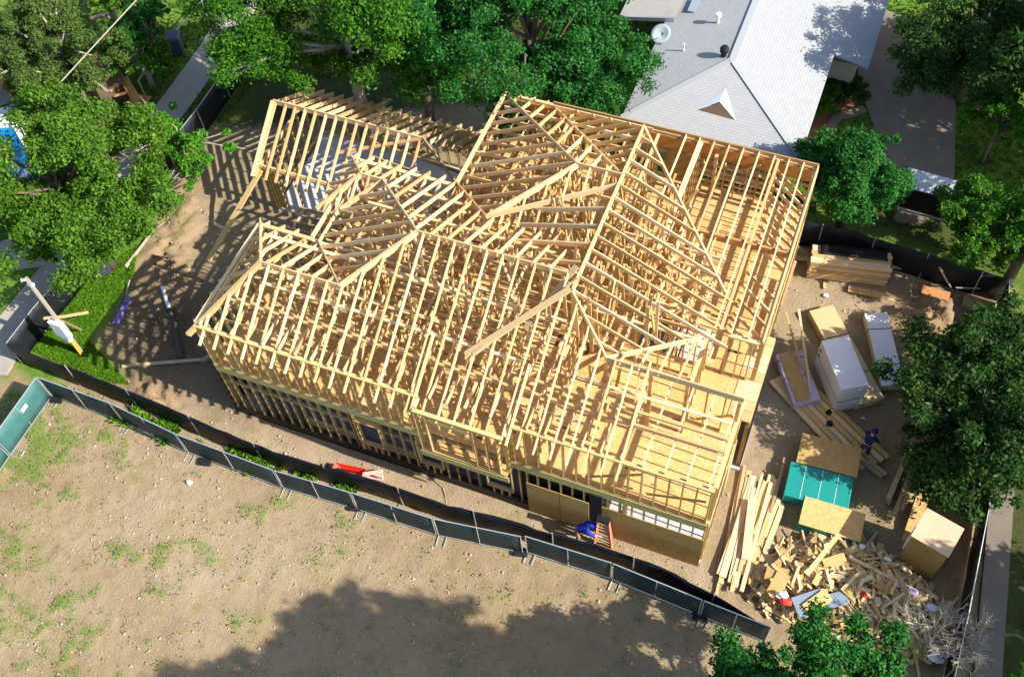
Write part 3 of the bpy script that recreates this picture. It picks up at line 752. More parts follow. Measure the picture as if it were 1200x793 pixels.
# low wing at the rear corner, one storey with open gable rafters
LW = {}
def lpart(kind, *a, **k):
    PARTS.clear(); part(kind, *a, **k); LW.setdefault(kind, []).extend(PARTS[kind])
PARTS.clear()
LX0, LX1, LY0, LY1, LYR, LZ, LZR = -23.2, -13.5, 24.0, 28.6, 26.3, 2.66, 4.16
sl2 = (LZR - LZ) / (LYR - LY0)
fl_ = Plane((0, LY0, LZ + .1), by=sl2); bl_ = Plane((0, LY1, LZ + .1), by=-sl2)
PARTS.clear()
rafters([(LX0, LY0 - .42), (LX0, LYR), (-16.2, LYR), (-16.2, LY0 - .42)], fl_, 'y', 0.48, off=.05, wd=.06, ht=.17, kind='wing_rafter')
rafters([(LX0, LYR), (LX0, LY1 + .42), (-14.5, LY1 + .42), (-14.5, LYR)], bl_, 'y', 0.48, off=.05, wd=.06, ht=.17, kind='wing_rafter')
part('wing_rafter', (LX0 - .06, LY0 - .45, fl_.z(0, LY0 - .45) - .05), (LX0 - .06, LYR, fl_.z(0, LYR) - .05), .16, .17)
part('ridge_board', (LX0 - .05, LYR, LZR + .02), (-16.3, LYR, LZR + .02), .05, .26)
zv = LZR + .1
part('hip_rafter', (-16.3, LYR, zv), (-19.9, 25.2, 3.3), .16, .06)
part('hip_rafter', (-16.3, LYR, zv), (-13.6, 24.6, 3.2), .06, .2, OLD)
for i, yy in enumerate((25.9, 25.3, 24.7, 24.2)):
    part('jack_rafter', (-18.6 + i * .5, yy, 3.7 - i * .2), (-13.7, yy - .35, 3.6 - i * .2), .05, .18, OLD)
for x in (-16.0, -15.4, -14.8, -14.2): part('jack_rafter', (x, LYR, 4.0), (x, 28.4, 2.8), .05, .15, OLD)
wall(LX0 + .1, LY0, -17.4, LY0, .17, LZ, 1.6, dp=.12)
wall(LX0 + .1, LY1, -13.5, LY1, .17, LZ, .5, dp=.12)
wall(LX0 + .1, LY0, LX0 + .1, LY1, .17, LZ, .65, dp=.12)
for dx in (0, .16, .34, .5): part('post', (LX0 + .3 + dx, LY0, .17), (LX0 + .3 + dx, LY0, LZ), .1, .14, STUD, (0, 1, 0))
part('beam', (LX0, LY0 + .02, LZ - .05), (-17.2, LY0 + .02, LZ - .05), .09, .24, STUD)
# small lean-to porch roof in the corner
for i in range(8):
    yy = 19.7 + i * .37
    part('porch_rafter', (-20.3, yy + .12, 2.75), (-17.4, yy, 3.25), .06, .14, OLD)
for x in (-20.1, -18.9): part('porch_beam', (x, 19.6, 2.66), (x, 22.4, 2.66), .1, .2, OLD)
for x, y in ((-20.1, 19.7), (-20.1, 22.3)): part('post', (x, y, 0), (x, y, 2.6), .12, .12, OLD, (0, 1, 0))
flush_parts(house, PARTS)
PARTS.clear()

# ------------------------------------------------------------------ trees and plants
def leaf_mesh(name, centers, radii, per, size, rng, flat=0.35, droop=0.0):
    P = []; Nn = []
    for c, r in zip(centers, radii):
        n = max(6, int(per * (r / np.mean(radii)) ** 2))
        d = rng.normal(size=(n, 3)); d[:, 2] += 0.35; d /= np.linalg.norm(d, axis=1)[:, None]
        rr = r * (0.20 + 0.95 * rng.rand(n) ** 0.75) * np.where(rng.rand(n) < .12, 1.45, 1.0)
        p = np.array(c) + d * rr[:, None] * np.array([1.15, 1.15, 0.8]); p[:, 2] -= droop * rr
        P.append(p)
        q = d * 0.5 + rng.normal(size=(n, 3)) * 0.55; q[:, 2] += flat
        Nn.append(q / np.linalg.norm(q, axis=1)[:, None])
    P = np.concatenate(P); Nn = np.concatenate(Nn); n = len(P)
    a = np.cross(Nn, rng.normal(size=(n, 3))); a /= np.linalg.norm(a, axis=1)[:, None]
    b = np.cross(Nn, a)
    s = size * (0.55 + 0.9 * rng.rand(n))[:, None]
    v = np.stack([P - a * s, P + b * s * 0.5 + Nn * s * .12, P + a * s, P - b * s * 0.5 + Nn * s * .12], 1).reshape(-1, 3)
    return np_mesh(name, v, np.arange(4 * n).reshape(-1, 4))
def tree(name, label, base, zc, rad, mat, seed, clumps=70, per=260, size=0.13, bark=None, group=None, trunk_r=.2, gap=0.0, shape=1.0, bare=0, cr=.24, cat='tree', round_=False):
    rng = np.random.RandomState(seed); rad = tuple(q * 1.06 for q in rad); size *= .66
    t = empty(name, (base[0], base[1], 0), label, cat, group)
    cs, rs = [], []; R = (rad[0] + rad[1]) / 2
    nl = 7 if R < 1.6 else (11 if R < 2.6 else 17)
    lobes = [(np.array([0, 0, zc + rad[2] * .35]), .5)]
    for k in range(nl):
        d = rng.normal(size=3); d /= np.linalg.norm(d); d[2] = d[2] * .75 + .05
        q = .55 + .42 * rng.rand() if not round_ else .55
        lobes.append((np.array([d[0] * rad[0] * q, d[1] * rad[1] * q, zc + d[2] * rad[2] * q]), (.30 + .22 * rng.rand()) * (1.15 - .35 * q)))
    clumps = int(clumps * 3.4)
    while len(cs) < clumps:
        lc_, lr_ = lobes[rng.randint(len(lobes))]
        d = rng.normal(size=3); d /= np.linalg.norm(d)
        if d[2] < -.5: continue
        q = (.35 + .75 * rng.rand() ** .5) * lr_ * (1 + .25 * rng.randn())
        c = lc_ + d * q * np.array([rad[0], rad[1], rad[2] * .9])
        if c[2] < .35: continue
        cs.append(c); rs.append(cr * .40 * R * (.45 + .9 * rng.rand()))
    per = int(per * .74)
    me = leaf_mesh('crown', cs, rs, per, size, rng)
    link('crown', me, mat, t)
    mb = MB(); top = Vector((rng.uniform(-.3, .3), rng.uniform(-.3, .3), max(zc - rad[2] * .15, .4)))
    mb.tube([(0, 0, -.1), (top.x * .4, top.y * .4, top.z * .5), top], [trunk_r * 1.25, trunk_r, trunk_r * .7], 8)
    for i, c in enumerate(cs[:26 + bare]):
        s0 = Vector((top.x * .4, top.y * .4, top.z * .5)).lerp(top, rng.rand() ** .6)
        c = Vector(c); k = 1.0 if i < 26 else 1.25
        mid = s0.lerp(c, .5) + Vector((rng.uniform(-.2, .2), rng.uniform(-.2, .2), .15 * rad[2]))
        e = s0.lerp(c, k)
        mb.tube([s0, mid, e], [trunk_r * .42, trunk_r * .25, trunk_r * .08], 5)
        if i % 2 == 0:
            for q in range(2):
                e2 = e + Vector(rng.uniform(-1, 1, 3)) * .5 * rs[i]
                mb.tube([mid.lerp(e, .5), e2], [trunk_r * .14, trunk_r * .05], 4)
    o = MB.build(mb, 'trunk', bark or TRUNK, t, True); o.location = (0, 0, 0)
    return t
L_MID = mat_leaf('leaf_green', (0.016, 0.062, 0.008), (0.05, 0.165, 0.012), (0.13, 0.29, 0.025))
L_EMER = mat_leaf('leaf_emerald', (0.009, 0.055, 0.012), (0.026, 0.145, 0.026), (0.075, 0.26, 0.04))
L_YEL = mat_leaf('leaf_yellowgreen', (0.025, 0.078, 0.009), (0.072, 0.175, 0.014), (0.175, 0.31, 0.034))
L_LIME = mat_leaf('leaf_lime', (0.025, 0.11, 0.008), (0.06, 0.22, 0.012), (0.14, 0.36, 0.03), .35)
L_OLIVE = mat_leaf('leaf_olive', (0.040, 0.075, 0.016), (0.085, 0.15, 0.03), (0.15, 0.23, 0.055))
L_DARK = mat_leaf('leaf_dark', (0.011, 0.038, 0.009), (0.030, 0.085, 0.017), (0.080, 0.16, 0.03))
def tp(px, py, z): v = at(px, py, z); return (v.x, v.y)
tree('broadleaf_tree', 'large spreading yellow-green tree beside the alley and the blue pool', tp(62, 212, 4.4), 4.4, (4.5, 3.9, 2.7), L_YEL, 11, 72, 460, .115, group=None, trunk_r=.24)
tree('broadleaf_tree', 'low bright green tree overhanging the grassy end of the alley fence', tp(100, 262, 3.0), 3.0, (2.0, 1.9, 1.6), L_MID, 12, 60, 330, .11)
tree('scrub_tree', 'thin bright green tree with bare grey twigs near the low wing', tp(208, 160, 2.8), 2.8, (2.3, 1.6, 1.2), L_LIME, 13, 16, 190, .12, PALEBARK, bare=16, trunk_r=.12)
tree('scrub_tree', 'small green sapling with bare twigs standing at the edge of bare soil', tp(196, 208, 1.6), 1.6, (1.7, 1.9, 1.0), L_LIME, 14, 13, 170, .11, PALEBARK, bare=10, trunk_r=.09)
tree('broadleaf_tree', 'olive green tree under the overhead cable beside the brown shed', tp(62, 55, 4.2), 4.2, (2.9, 2.5, 2.2), L_OLIVE, 15, 62, 330, .105, PALEBARK, bare=14)
tree('small_tree', 'small dense emerald tree between the cable and the alley fence', tp(175, 28, 3.0), 3.0, (1.5, 1.5, 1.9), L_EMER, 16, 34, 240, .11)
tree('scrub_tree', 'loose green bushy tree beside the orange wood deck', tp(160, 62, 2.2), 2.2, (1.7, 1.4, 1.4), L_MID, 17, 26, 200, .12, PALEBARK, bare=8, trunk_r=.12)
tree('scrub_tree', 'tall pale-barked tree at the photo edge above the forked bare branch', tp(118, -12, 3.0), 3.0, (2.3, 1.6, 1.5), L_YEL, 18, 36, 220, .12, PALEBARK, bare=8)
tree('broadleaf_tree', 'big green tree with showing pale limbs behind the low wing ridge', tp(402, 36, 6.0), 6.0, (5.2, 3.7, 3.0), L_MID, 21, 115, 420, .105, PALEBARK, bare=26, trunk_r=.26)
tree('broadleaf_tree', 'smaller leafy tree filling the corner between big tree and low wing', tp(492, 70, 4.0), 4.0, (2.0, 1.4, 1.6), L_MID, 22, 40, 330, .105)
tree('broadleaf_tree', 'big emerald tree behind the rear hip of the timber frame', tp(622, 36, 6.2), 6.2, (4.7, 4.1, 3.2), L_EMER, 23, 110, 420, .105, trunk_r=.26)
tree('broadleaf_tree', 'lower emerald tree touching the rear rafters beside the white roof', tp(655, 100, 4.0), 4.0, (2.6, 1.9, 1.8), L_EMER, 24, 44, 330, .105)
tree('round_tree', 'round clipped green tree at the corner of the white-roofed house', tp(1003, 207, 3.3), 3.3, (2.15, 2.1, 2.5), L_EMER, 25, 100, 380, .10, cr=.30, round_=True)
tree('broadleaf_tree', 'large dark tree shading the driveway and the corner of white roof', tp(1158, 30, 4.2), 4.2, (3.9, 3.8, 2.8), L_DARK, 26, 90, 360, .11, trunk_r=.25)
tree('scrub_tree', 'small lime green tree on the lawn beside the driveway', tp(1172, 140, 2.6), 2.6, (1.6, 1.4, 1.4), L_LIME, 27, 24, 180, .12, bare=6, trunk_r=.1)
tree('broadleaf_tree', 'mid green tree next to the small white metal-roofed carport', tp(1212, 272, 3.8), 3.8, (2.5, 2.3, 2.2), L_MID, 28, 66, 360, .105)
tree('broadleaf_tree', 'wide dark green tree overhanging the lumber yard beside the sidewalk', tp(1155, 488, 3.0), 3.0, (3.2, 4.2, 2.0), L_DARK, 29, 100, 330, .12, trunk_r=.26)
tree('broadleaf_tree', 'green tree in front of the scrap wood pile by the dirt field', tp(985, 828, 4.4), 4.4, (3.6, 2.2, 1.8), L_EMER, 31, 120, 360, .11, trunk_r=.26)
tree('broadleaf_tree', 'tall tree just outside the frame that shades the dirt field', (13.4, 5.0), 14.4, (4.8, 3.6, 2.6), L_MID, 32, 75, 320, .16, trunk_r=.4)
tree('broadleaf_tree', 'second tall tree outside the frame that shades the dirt field', (8.0, 3.0), 14.0, (4.6, 3.9, 2.4), L_MID, 52, 85, 320, .16, trunk_r=.4)
tree('broadleaf_tree', 'third tall tree outside the frame that shades the dirt field', (9.6, 4.0), 14.0, (4.8, 4.0, 2.4), L_MID, 37, 80, 320, .16, trunk_r=.4)
tree('broadleaf_tree', 'tall tree outside the frame beyond the driveway', (10.8, 36.8), 6.5, (4.8, 4.4, 3.2), L_DARK, 34, 70, 260, .18, trunk_r=.3)
tree('broadleaf_tree', 'tall tree outside the frame beyond the sidewalk', (19.4, 15.0), 7.2, (4.0, 4.4, 3.0), L_DARK, 36, 60, 260, .18, trunk_r=.3)
for i, (px, py, r, lab, m) in enumerate(((968, 118, .75, 'glossy round shrub at the wall of the white-roofed house', L_MID), (1000, 103, .95, 'dark clipped shrub beside the driveway', L_DARK),
        (975, 100, .6, 'small dark shrub tucked under the white roof corner', L_DARK))):
    tree('shrub', lab, tp(px, py, .6), .6, (r, r, .6), m, 40 + i, 16, 200, .09, trunk_r=.05, cr=.35, cat='shrub')
# bare dead tree by the scrap pile
t = empty('bare_tree', (*tp(1078, 758, 0), 0), 'leafless grey dead tree leaning over the scrap wood pile', 'tree')
mb = MB(); rng = np.random.RandomState(5)
def twig(p, d, L, r, depth):
    q = p + d * L; m = p.lerp(q, .5) + Vector(rng.uniform(-1, 1, 3)) * L * .08
    mb.tube([p, m, q], [r, r * .8, r * .55], 4, False)
    if depth == 0: return
    for k in range(4 if depth > 1 else 3):
        dd = (d + Vector(rng.uniform(-1, 1, 3)) * .75 + Vector((0, 0, .12))).normalized()
        twig(p.lerp(q, rng.uniform(.45, 1)), dd, L * rng.uniform(.5, .8), r * .55, depth - 1)
twig(Vector((0, 0, 0)), Vector((.35, -.1, .8)).normalized(), 1.0, .09, 1)
for d in ((.6, .4, .7), (.2, .5, .8), (-.4, .2, .8), (.9, .1, .5), (.4, -.3, .8), (.8, .5, .4)):
    twig(Vector((.15, -.05, .5)), Vector(d).normalized(), 1.05, .06, 4)
mb.build('trunk', mat_plain('dead_bark', (0.42, 0.37, 0.31), .9, .25, 6), t)
# fallen branches
def log(name, pts, r, label, mat=PALEBARK, cat='branch'):
    mb = MB(pts[0]); mb.tube(pts, r, 6)
    return tag(mb.build(name, mat), label, cat)
def A3(px, py, z): return at(px, py, z)
log('fallen_branch', [A3(147, 313, .12), A3(163, 292, .15), A3(178, 272, .3), A3(196, 258, .6)], [.09, .07, .05, .03], 'long pale fallen branch lying on grass edge by bare soil')
log('bare_branch', [A3(108, 22, 2.2), A3(122, 17, 2.6), A3(134, 30, 2.2), A3(152, 42, 1.6)], [.10, .12, .12, .05], 'thick forked grey limb under the overhead cable')
log('bare_branch', [A3(103, 15, 2.0), A3(98, 5, 2.6), A3(106, -6, 3)], [.09, .07, .05], 'pale upright limb near the photo edge above the forked limb')
log('bare_branch', [A3(186, 52, .1), A3(190, 63, .7), A3(193, 76, .1)], [.08, .07, .08], 'short pale stump limb standing beside the alley bins')

# grass tufts and weeds (uncountable) -------------------------------------------------
def scatter_blades(name, n, region, hmin, hmax, wd, mat, seed, lean=.6, acc=None):
    rng = np.random.RandomState(seed)
    x0, y0 = np.min(region, 0); x1, y1 = np.max(region, 0)
    X = rng.uniform(x0, x1, n * 3); Y = rng.uniform(y0, y1, n * 3)
    k = inside(X, Y, [tuple(p) for p in region], .1) > .5
    X, Y = X[k], Y[k]
    if acc is not None:
        k = acc(X, Y) > rng.rand(len(X)); X, Y = X[k], Y[k]
    X, Y = X[:n], Y[:n]; n = len(X)
    ix = np.clip(np.searchsorted(gx, X), 0, nx - 1); iy = np.clip(np.searchsorted(gy, Y), 0, ny - 1)
    Z = GZ[iy, ix]
    h = rng.uniform(hmin, hmax, n); a = rng.uniform(0, 2 * np.pi, n); l = rng.rand(n) * lean * h
    b = rng.uniform(0, 2 * np.pi, n); w_ = wd * (.6 + .8 * rng.rand(n))
    ux, uy = np.cos(a) * w_, np.sin(a) * w_; tx, ty = np.cos(b) * l, np.sin(b) * l
    v = np.stack([np.stack([X - ux, Y - uy, Z - .02], 1), np.stack([X + ux, Y + uy, Z - .02], 1),
                  np.stack([X + ux * .6 + tx, Y + uy * .6 + ty, Z + h], 1), np.stack([X - ux * .6 + tx, Y - uy * .6 + ty, Z + h], 1)], 1).reshape(-1, 3)
    return tag(link(name, np_mesh(name, v, np.arange(4 * n).reshape(-1, 4)), mat), kind='stuff')
gi = lambda X, Y: grass[np.clip(np.searchsorted(gy, Y), 0, ny - 1), np.clip(np.searchsorted(gx, X), 0, nx - 1)]
L_GRASS = mat_leaf('grass_blade', (0.06, 0.15, 0.008), (0.11, 0.27, 0.015), (0.22, 0.38, 0.04), .35)
L_DRY = mat_leaf('dry_grass_blade', (0.11, 0.15, 0.03), (0.18, 0.22, 0.06), (0.30, 0.31, 0.12), .35)
scatter_blades('lawn_grass', 20000, pxp((70, 350), (120, 318), (165, 285), (158, 322), (140, 345), (104, 398), (152, 450), (118, 448), (36, 410)), .03, .09, .03, L_GRASS, 1)
scatter_blades('field_grass', 22000, pxp((-40, 455), (62, 466), (310, 566), (605, 652), (860, 750), (860, 830), (-60, 830)), 0.02, .06, .028, L_DRY, 2, acc=lambda X, Y: np.clip(gi(X, Y) * 2.2 - .3, 0, 1) ** 1.5 + .02)
scatter_blades('weeds', 9000, pxp((72, 452), (175, 482), (330, 538), (456, 586), (440, 597), (300, 557), (160, 507)), .06, .30, .05, L_GRASS, 3, 1.2, acc=lambda X, Y: np.clip(gi(X, Y) * 1.6 - .5, 0, 1))
PAVE = [pxp((1030, 10), (1085, 30), (1120, 100), (1118, 225), (1085, 262), (1050, 262), (1030, 165), (1012, 118), (1000, 60)), pxp((-40, 440), (8, 440), (78, 322), (175, 190), (236, 108), (300, 10), (320, -25), (285, -30), (235, 55), (150, 170), (50, 312), (-40, 420)), pxp((970, 20), (730, 100), (700, 250), (980, 250))]
scatter_blades('yard_grass', 30000, pxp((200, 200), (300, 100), (700, 60), (1000, 250), (1190, 330), (1250, 100), (1000, -60), (-80, -60), (-80, 350), (0, 300)), .05, .15, .06, L_OLIVE, 4, acc=lambda X, Y: 1.0 - np.max([inside(X, Y, q, .1) for q in PAVE], 0))
# litter of pale chips and stones on the soil
rng = np.random.RandomState(8); n = 5200
reg = pxp((-60, 420), (60, 440), (150, 400), (150, 330), (200, 240), (240, 210), (260, 300), (280, 480), (820, 662), (910, 330), (1100, 350), (1120, 640), (860, 800), (-60, 830))
X = rng.uniform(-36, 8, n * 3); Y = rng.uniform(1, 29, n * 3)
k = (inside(X, Y, reg, .1) > .5) & (gi(X, Y) < .5) & (fbm(X, Y, .5) + .25 * rng.rand(len(X)) > .55)
X, Y = X[k][:n], Y[k][:n]; n = len(X)
Z = GZ[np.clip(np.searchsorted(gy, Y), 0, ny - 1), np.clip(np.searchsorted(gx, X), 0, nx - 1)] + .015
s_ = .012 + .038 * rng.rand(n) ** 4; a = rng.uniform(0, 6.28, n); e_ = .35 + .9 * rng.rand(n)
ux, uy = np.cos(a) * s_, np.sin(a) * s_; vx, vy = -uy * e_, ux * e_
cor = [(-1, -1), (1, -1), (1, 1), (-1, 1)]
lowv = [np.stack([X + i * ux + j * vx, Y + i * uy + j * vy, Z - .04], 1) for i, j in cor]
topv = [np.stack([X + .7 * i * ux + .7 * j * vx, Y + .7 * i * uy + .7 * j * vy, Z + s_ * .7], 1) for i, j in cor]
vv = np.stack(lowv + topv, 1).reshape(-1, 3); b0 = np.arange(n)[:, None, None] * 8
qq = (np.array([[4, 5, 6, 7], [0, 1, 5, 4], [1, 2, 6, 5], [2, 3, 7, 6], [3, 0, 4, 7]])[None] + b0).reshape(-1, 4)
tag(link('gravel_chips', np_mesh('gravel_chips', vv, qq), mat_wood('chip_mix', (0.26, 0.19, 0.13), (0.40, 0.31, 0.22), (0.58, 0.50, 0.42))), kind='stuff')

# ------------------------------------------------------------------ neighbour house
def roof_mesh(faces, name, mat, parent):
    """faces: lists of 3D points; each face gets its own shingle coordinates (metres, rows parallel to the eave)"""
    vs, fs, uv = [], [], []
    for f in faces:
        P = [Vector(p) for p in f]; n_ = (P[1] - P[0]).cross(P[2] - P[0]).normalized()
        if n_.z < 0: P = P[::-1]; n_ = -n_
        u = Vector((0, 0, 1)).cross(n_); u = u.normalized() if u.length > 1e-4 else Vector((1, 0, 0)); v = n_.cross(u)
        b_ = len(vs); vs += [tuple(p) for p in P]; fs.append(tuple(range(b_, b_ + len(P))))
        uv += [(p.dot(u), p.dot(v)) for p in P]
        bt = [p - Vector((0, 0, .10)) for p in P]; b2 = len(vs); vs += [tuple(p) for p in bt]
        fs.append(tuple(range(b2, b2 + len(P)))[::-1]); uv += [(0, 0)] * len(P)
        m_ = len(P)
        for i in range(m_):
            fs.append((b_ + i, b2 + i, b2 + (i + 1) % m_, b_ + (i + 1) % m_)); uv += [(0, 0)] * 4
    me = bpy.data.meshes.new(name); me.from_pydata(vs, [], fs)
    l = me.uv_layers.new(name='UVMap'); l.data.foreach_set('uv', [c for q in uv for c in q])
    return link(name, me, mat, parent)
nb = empty('neighbour_house', (0, 0, 0), 'single-storey house with a white shingled hip roof behind the timber frame', 'house')
ZE = 2.9; ZR_ = 3.8
A_, B_ = Vector((-9.43, 31.14, ZE)), Vector((-1.85, 31.20, ZE))
AP = at(858, 70, ZR_); RI = Vector((AP.x, 49, ZR_))
AL, BR = Vector((-9.43, 49, ZE)), Vector((-1.85, 49, ZE))
slp = (ZR_ - ZE) / (AP.x - A_.x)
XW = -.32; zw = ZE - slp * (XW - B_.x)
WA, WB, WC = Vector((B_.x, 37.55, ZE)), Vector((XW, 37.55, zw)), Vector((XW, 49, zw))
roof_mesh([[A_, AP, RI, AL], [A_, B_, AP], [B_, WA, WB, WC, BR, RI, AP]], 'roof', SHINGLE, nb)
LE = [Vector((-11.6, 37.45, 2.62)), Vector((-9.0, 37.45, 3.2)), Vector((-8.4, 49, 3.4)), Vector((-11.6, 49, 2.62))]
GREYSH = mat_plain('beige_shingle', (0.40, 0.37, 0.33), .85, .2, 2)
mb = MB(); mb.add(LE + [p - Vector((0, 0, .12)) for p in LE], [(0, 1, 2, 3), (7, 6, 5, 4), (0, 4, 5, 1), (0, 3, 7, 4)]); mb.build('porch_roof', GREYSH, nb)
mb = MB(); mb.beam((-11.65, 37.38, 2.55), (-9.0, 37.38, 3.12), .05, .2); mb.build('gutter', STEEL, nb)
WALLM = mat_plain('cream_siding', (0.40, 0.37, 0.32), .85, .12, 2)
mb = MB(); mb.box(-8.9, 31.7, 0, -2.4, 48.5, ZE); mb.build('wall', WALLM, nb)
mb = MB(); mb.box(-2.38, 38.1, 0, -.85, 48.5, 2.1); mb.build('garage_wall', WALLM, nb)
RIDGE = mat_plain('ridge_cap', (0.34, 0.355, 0.38), .85, .15, 6)
for p, q in ((A_, AP), (B_, AP), (AP, RI)):
    mb = MB(); mb.beam(Vector(p) + Vector((0, 0, .02)), Vector(q) + Vector((0, 0, .02)), .26, .035); mb.build('ridge_cap', RIDGE, nb)
NROOF = [o for o in nb.children if o.name.startswith('roof')][0]
for o in list(nb.children):
    if o.name.startswith('ridge_cap'): o.parent = NROOF
def rz_left(x): return ZE + slp * (x - A_.x)
def on_roof(px, py):
    z = 3.6
    for _ in range(12):
        v = at(px, py, z); z = rz_left(v.x) if v.x < AP.x else ZR_ - slp * (v.x - AP.x)
    return at(px, py, z)
v = on_roof(841, 27); mb = MB(); mb.tube([v, v + Vector((0, 0, .34))], .06, 8); o1 = mb.build('vent_pipe', WHITE, nb)
mb = MB(); mb.tube([v + Vector((0, 0, .3)), v + Vector((0, 0, .36)), v + Vector((0, 0, .5)), v + Vector((0, 0, .54))], [.06, .13, .13, .03], 10); mb.build('vent_cap', WHITE, o1)
v = on_roof(848, 66); mb = MB(); mb.tube([v, v + Vector((0, 0, .22)), v + Vector((0, 0, .26)), v + Vector((0, 0, .42)), v + Vector((0, 0, .52)), v + Vector((0, 0, .55))], [.12, .12, .19, .20, .14, .02], 12); mb.build('turbine_vent', BLACK, NROOF)
v = on_roof(801, 60); mb = MB(); mb.tube([v, v + Vector((0, 0, .42))], .035, 8); mb.build('vent_pipe', WHITE, NROOF)
v = on_roof(812, 9); mb = MB(); mb.beam(v + Vector((0, -.4, .06)), v + Vector((0, .5, .06)), .3, .1); mb.build('skylight', GREYBOARD, NROOF)
# little triangular roof vent on the front slope
def front_z(y): return ZE + (ZR_ - ZE) * (y - 31.17) / (AP.y - 31.17)
def on_front(px, py):
    z = 3.5
    for _ in range(12): v = at(px, py, z); z = front_z(v.y)
    return at(px, py, z)
fa, fb_, ft = on_front(817, 129), on_front(862, 141), on_front(842, 112)
mid = (fa + fb_) / 2; pk = Vector((mid.x, mid.y + .38, mid.z + .40)); back = Vector((pk.x, pk.y + .9, front_z(pk.y + .9) + .02))
mb = MB(); mb.add([fa, fb_, pk, back, fa + Vector((0, .9, .5)), fb_ + Vector((0, .9, .5))], [(0, 2, 3), (2, 1, 3)]); mb.build('dormer_roof', WHITE, NROOF)
mb = MB(); mb.add([fa + Vector((.03, .0, .012)), fb_ + Vector((-.03, .0, .012)), pk + Vector((0, -.03, -.04))], [(0, 1, 2)]); mb.build('dormer_louvre', BROWN, NROOF)
v = on_roof(774, 52)
t = empty('satellite_dish', v, 'pale round satellite dish at the eave of the white-roofed house', 'satellite dish')
mb = MB(); nseg = 20; dv = []
dn = Vector((-.15, -.45, .88)).normalized(); da = dn.cross(Vector((1, 0, 0))).normalized(); db = dn.cross(da)
for r, h_ in ((.004, 0), (.15, .01), (.30, .045), (.45, .1)):
    for k in range(nseg): dv.append(Vector((0, 0, .55)) + (da * math.cos(2 * math.pi * k / nseg) + db * math.sin(2 * math.pi * k / nseg)) * r + dn * h_)
mb.add(dv, [(i * nseg + k, i * nseg + (k + 1) % nseg, (i + 1) * nseg + (k + 1) % nseg, (i + 1) * nseg + k) for i in range(3) for k in range(nseg)])
o = mb.build('dish', mat_plain('dish_grey', (0.36, 0.43, 0.46), .5, .08), t, True); o.modifiers.new('thick', 'SOLIDIFY').thickness = .02
mb = MB(); mb.tube([(0, 0, 0), (0, 0, .5)], .04, 8); mb.build('mount', GREY, t)
mb = MB(); mb.tube([Vector((0, -.05, .45)), Vector((0, -.55, .8))], .02, 6); mb.build('feed_arm', STEEL, t)

# carport with a ribbed white metal roof beside the driveway
cp = empty('carport', (*tp(1092, 245, 0), 0), 'small carport with a ribbed white metal roof at the end of the driveway', 'carport')
c0, c1, c2_, c3 = at(1064, 197, 2.5), at(1122, 213, 2.5), at(1113, 233, 2.1), at(1060, 220, 2.1)
mb = MB(cp.location); e1 = (c1 - c0); nrib = 14
for i in range(nrib):
    a, b = c0.lerp(c1, i / nrib), c0.lerp(c1, (i + .93) / nrib); c, d = c3.lerp(c2_, (i + .93) / nrib), c3.lerp(c2_, i / nrib)
    up = Vector((0, 0, .05)); mb.add([a, b, c, d, a + up, b + up, c + up, d + up], [(4, 7, 6, 5), (0, 1, 2, 3), (0, 4, 5, 1), (3, 2, 6, 7), (0, 3, 7, 4), (1, 5, 6, 2)])
mb.build('roof', mat_plain('white_metal', (0.55, 0.60, 0.66), .4, .08, 2), cp)
for q in (c0, c1, c2_, c3):
    mb = MB(cp.location); mb.tube([(q.x, q.y, 0), (q.x, q.y, q.z)], .05, 6); mb.build('post', GREY, cp)
mb = MB(cp.location); mb.beam(c3 + Vector((0, -.1, -1.2)), c2_ + Vector((0, -.1, -1.2)), .06, .08); mb.build('rail', STEEL, cp)
mb = MB(cp.location); mb.beam(c0 + Vector((0, 0, -1.2)), c1 + Vector((0, 0, -1.2)), .05, 2.2); mb.build('rear_wall', BLACK, cp)

# sheds, deck and pool in the yards across the alley
def shed_roof(name, quad, z, n, mat, label, wallmat=BROWN, cat='shed'):
    P = [at(p[0], p[1], zz) for p, zz in zip(quad, z)]; org = Vector((P[0].x, P[0].y, 0))
    t = empty(name, org, label, cat)
    mb = MB(org)
    for i in range(n):
        a, b = P[0].lerp(P[1], i / n), P[0].lerp(P[1], (i + .86) / n); c, d = P[3].lerp(P[2], (i + .86) / n), P[3].lerp(P[2], i / n)
        up = Vector((0, 0, .06)); mb.add([a, b, c, d, a + up, b + up, c + up, d + up], [(4, 5, 6, 7), (3, 2, 1, 0), (0, 1, 5, 4), (2, 3, 7, 6), (3, 0, 4, 7), (1, 2, 6, 5)])
    mb.build('roof', mat, t)
    mb = MB(org); ctr = sum(P, Vector()) / 4
    Q = [ctr.lerp(p, .9) for p in P]; n_ = len(mb.v)
    mb.add([Vector((q.x, q.y, 0)) for q in Q] + [q - Vector((0, 0, .05)) for q in Q], [(i, (i + 1) % 4, 4 + (i + 1) % 4, 4 + i) for i in range(4)] + [(4, 5, 6, 7)])
    mb.build('wall', wallmat, t)
    return t
shed_roof('garden_shed', [(-30, 18), (11, 38), (17, 70), (-25, 78)], (2.6, 2.6, 2.0, 2.0), 12, BROWN, 'brown slatted shed with orange wood wall at the photo corner', REDWOOD)
shed_roof('garden_shed', [(98, 62), (138, 72), (108, 98), (78, 86)], (2.2, 2.2, 1.8, 1.8), 12, BROWN, 'low dark brown corrugated shed roof beneath the overhead cable')
dk = empty('wood_deck', at(145, 110), 'stepped orange wood deck with pale rails beside the green trees', 'deck')
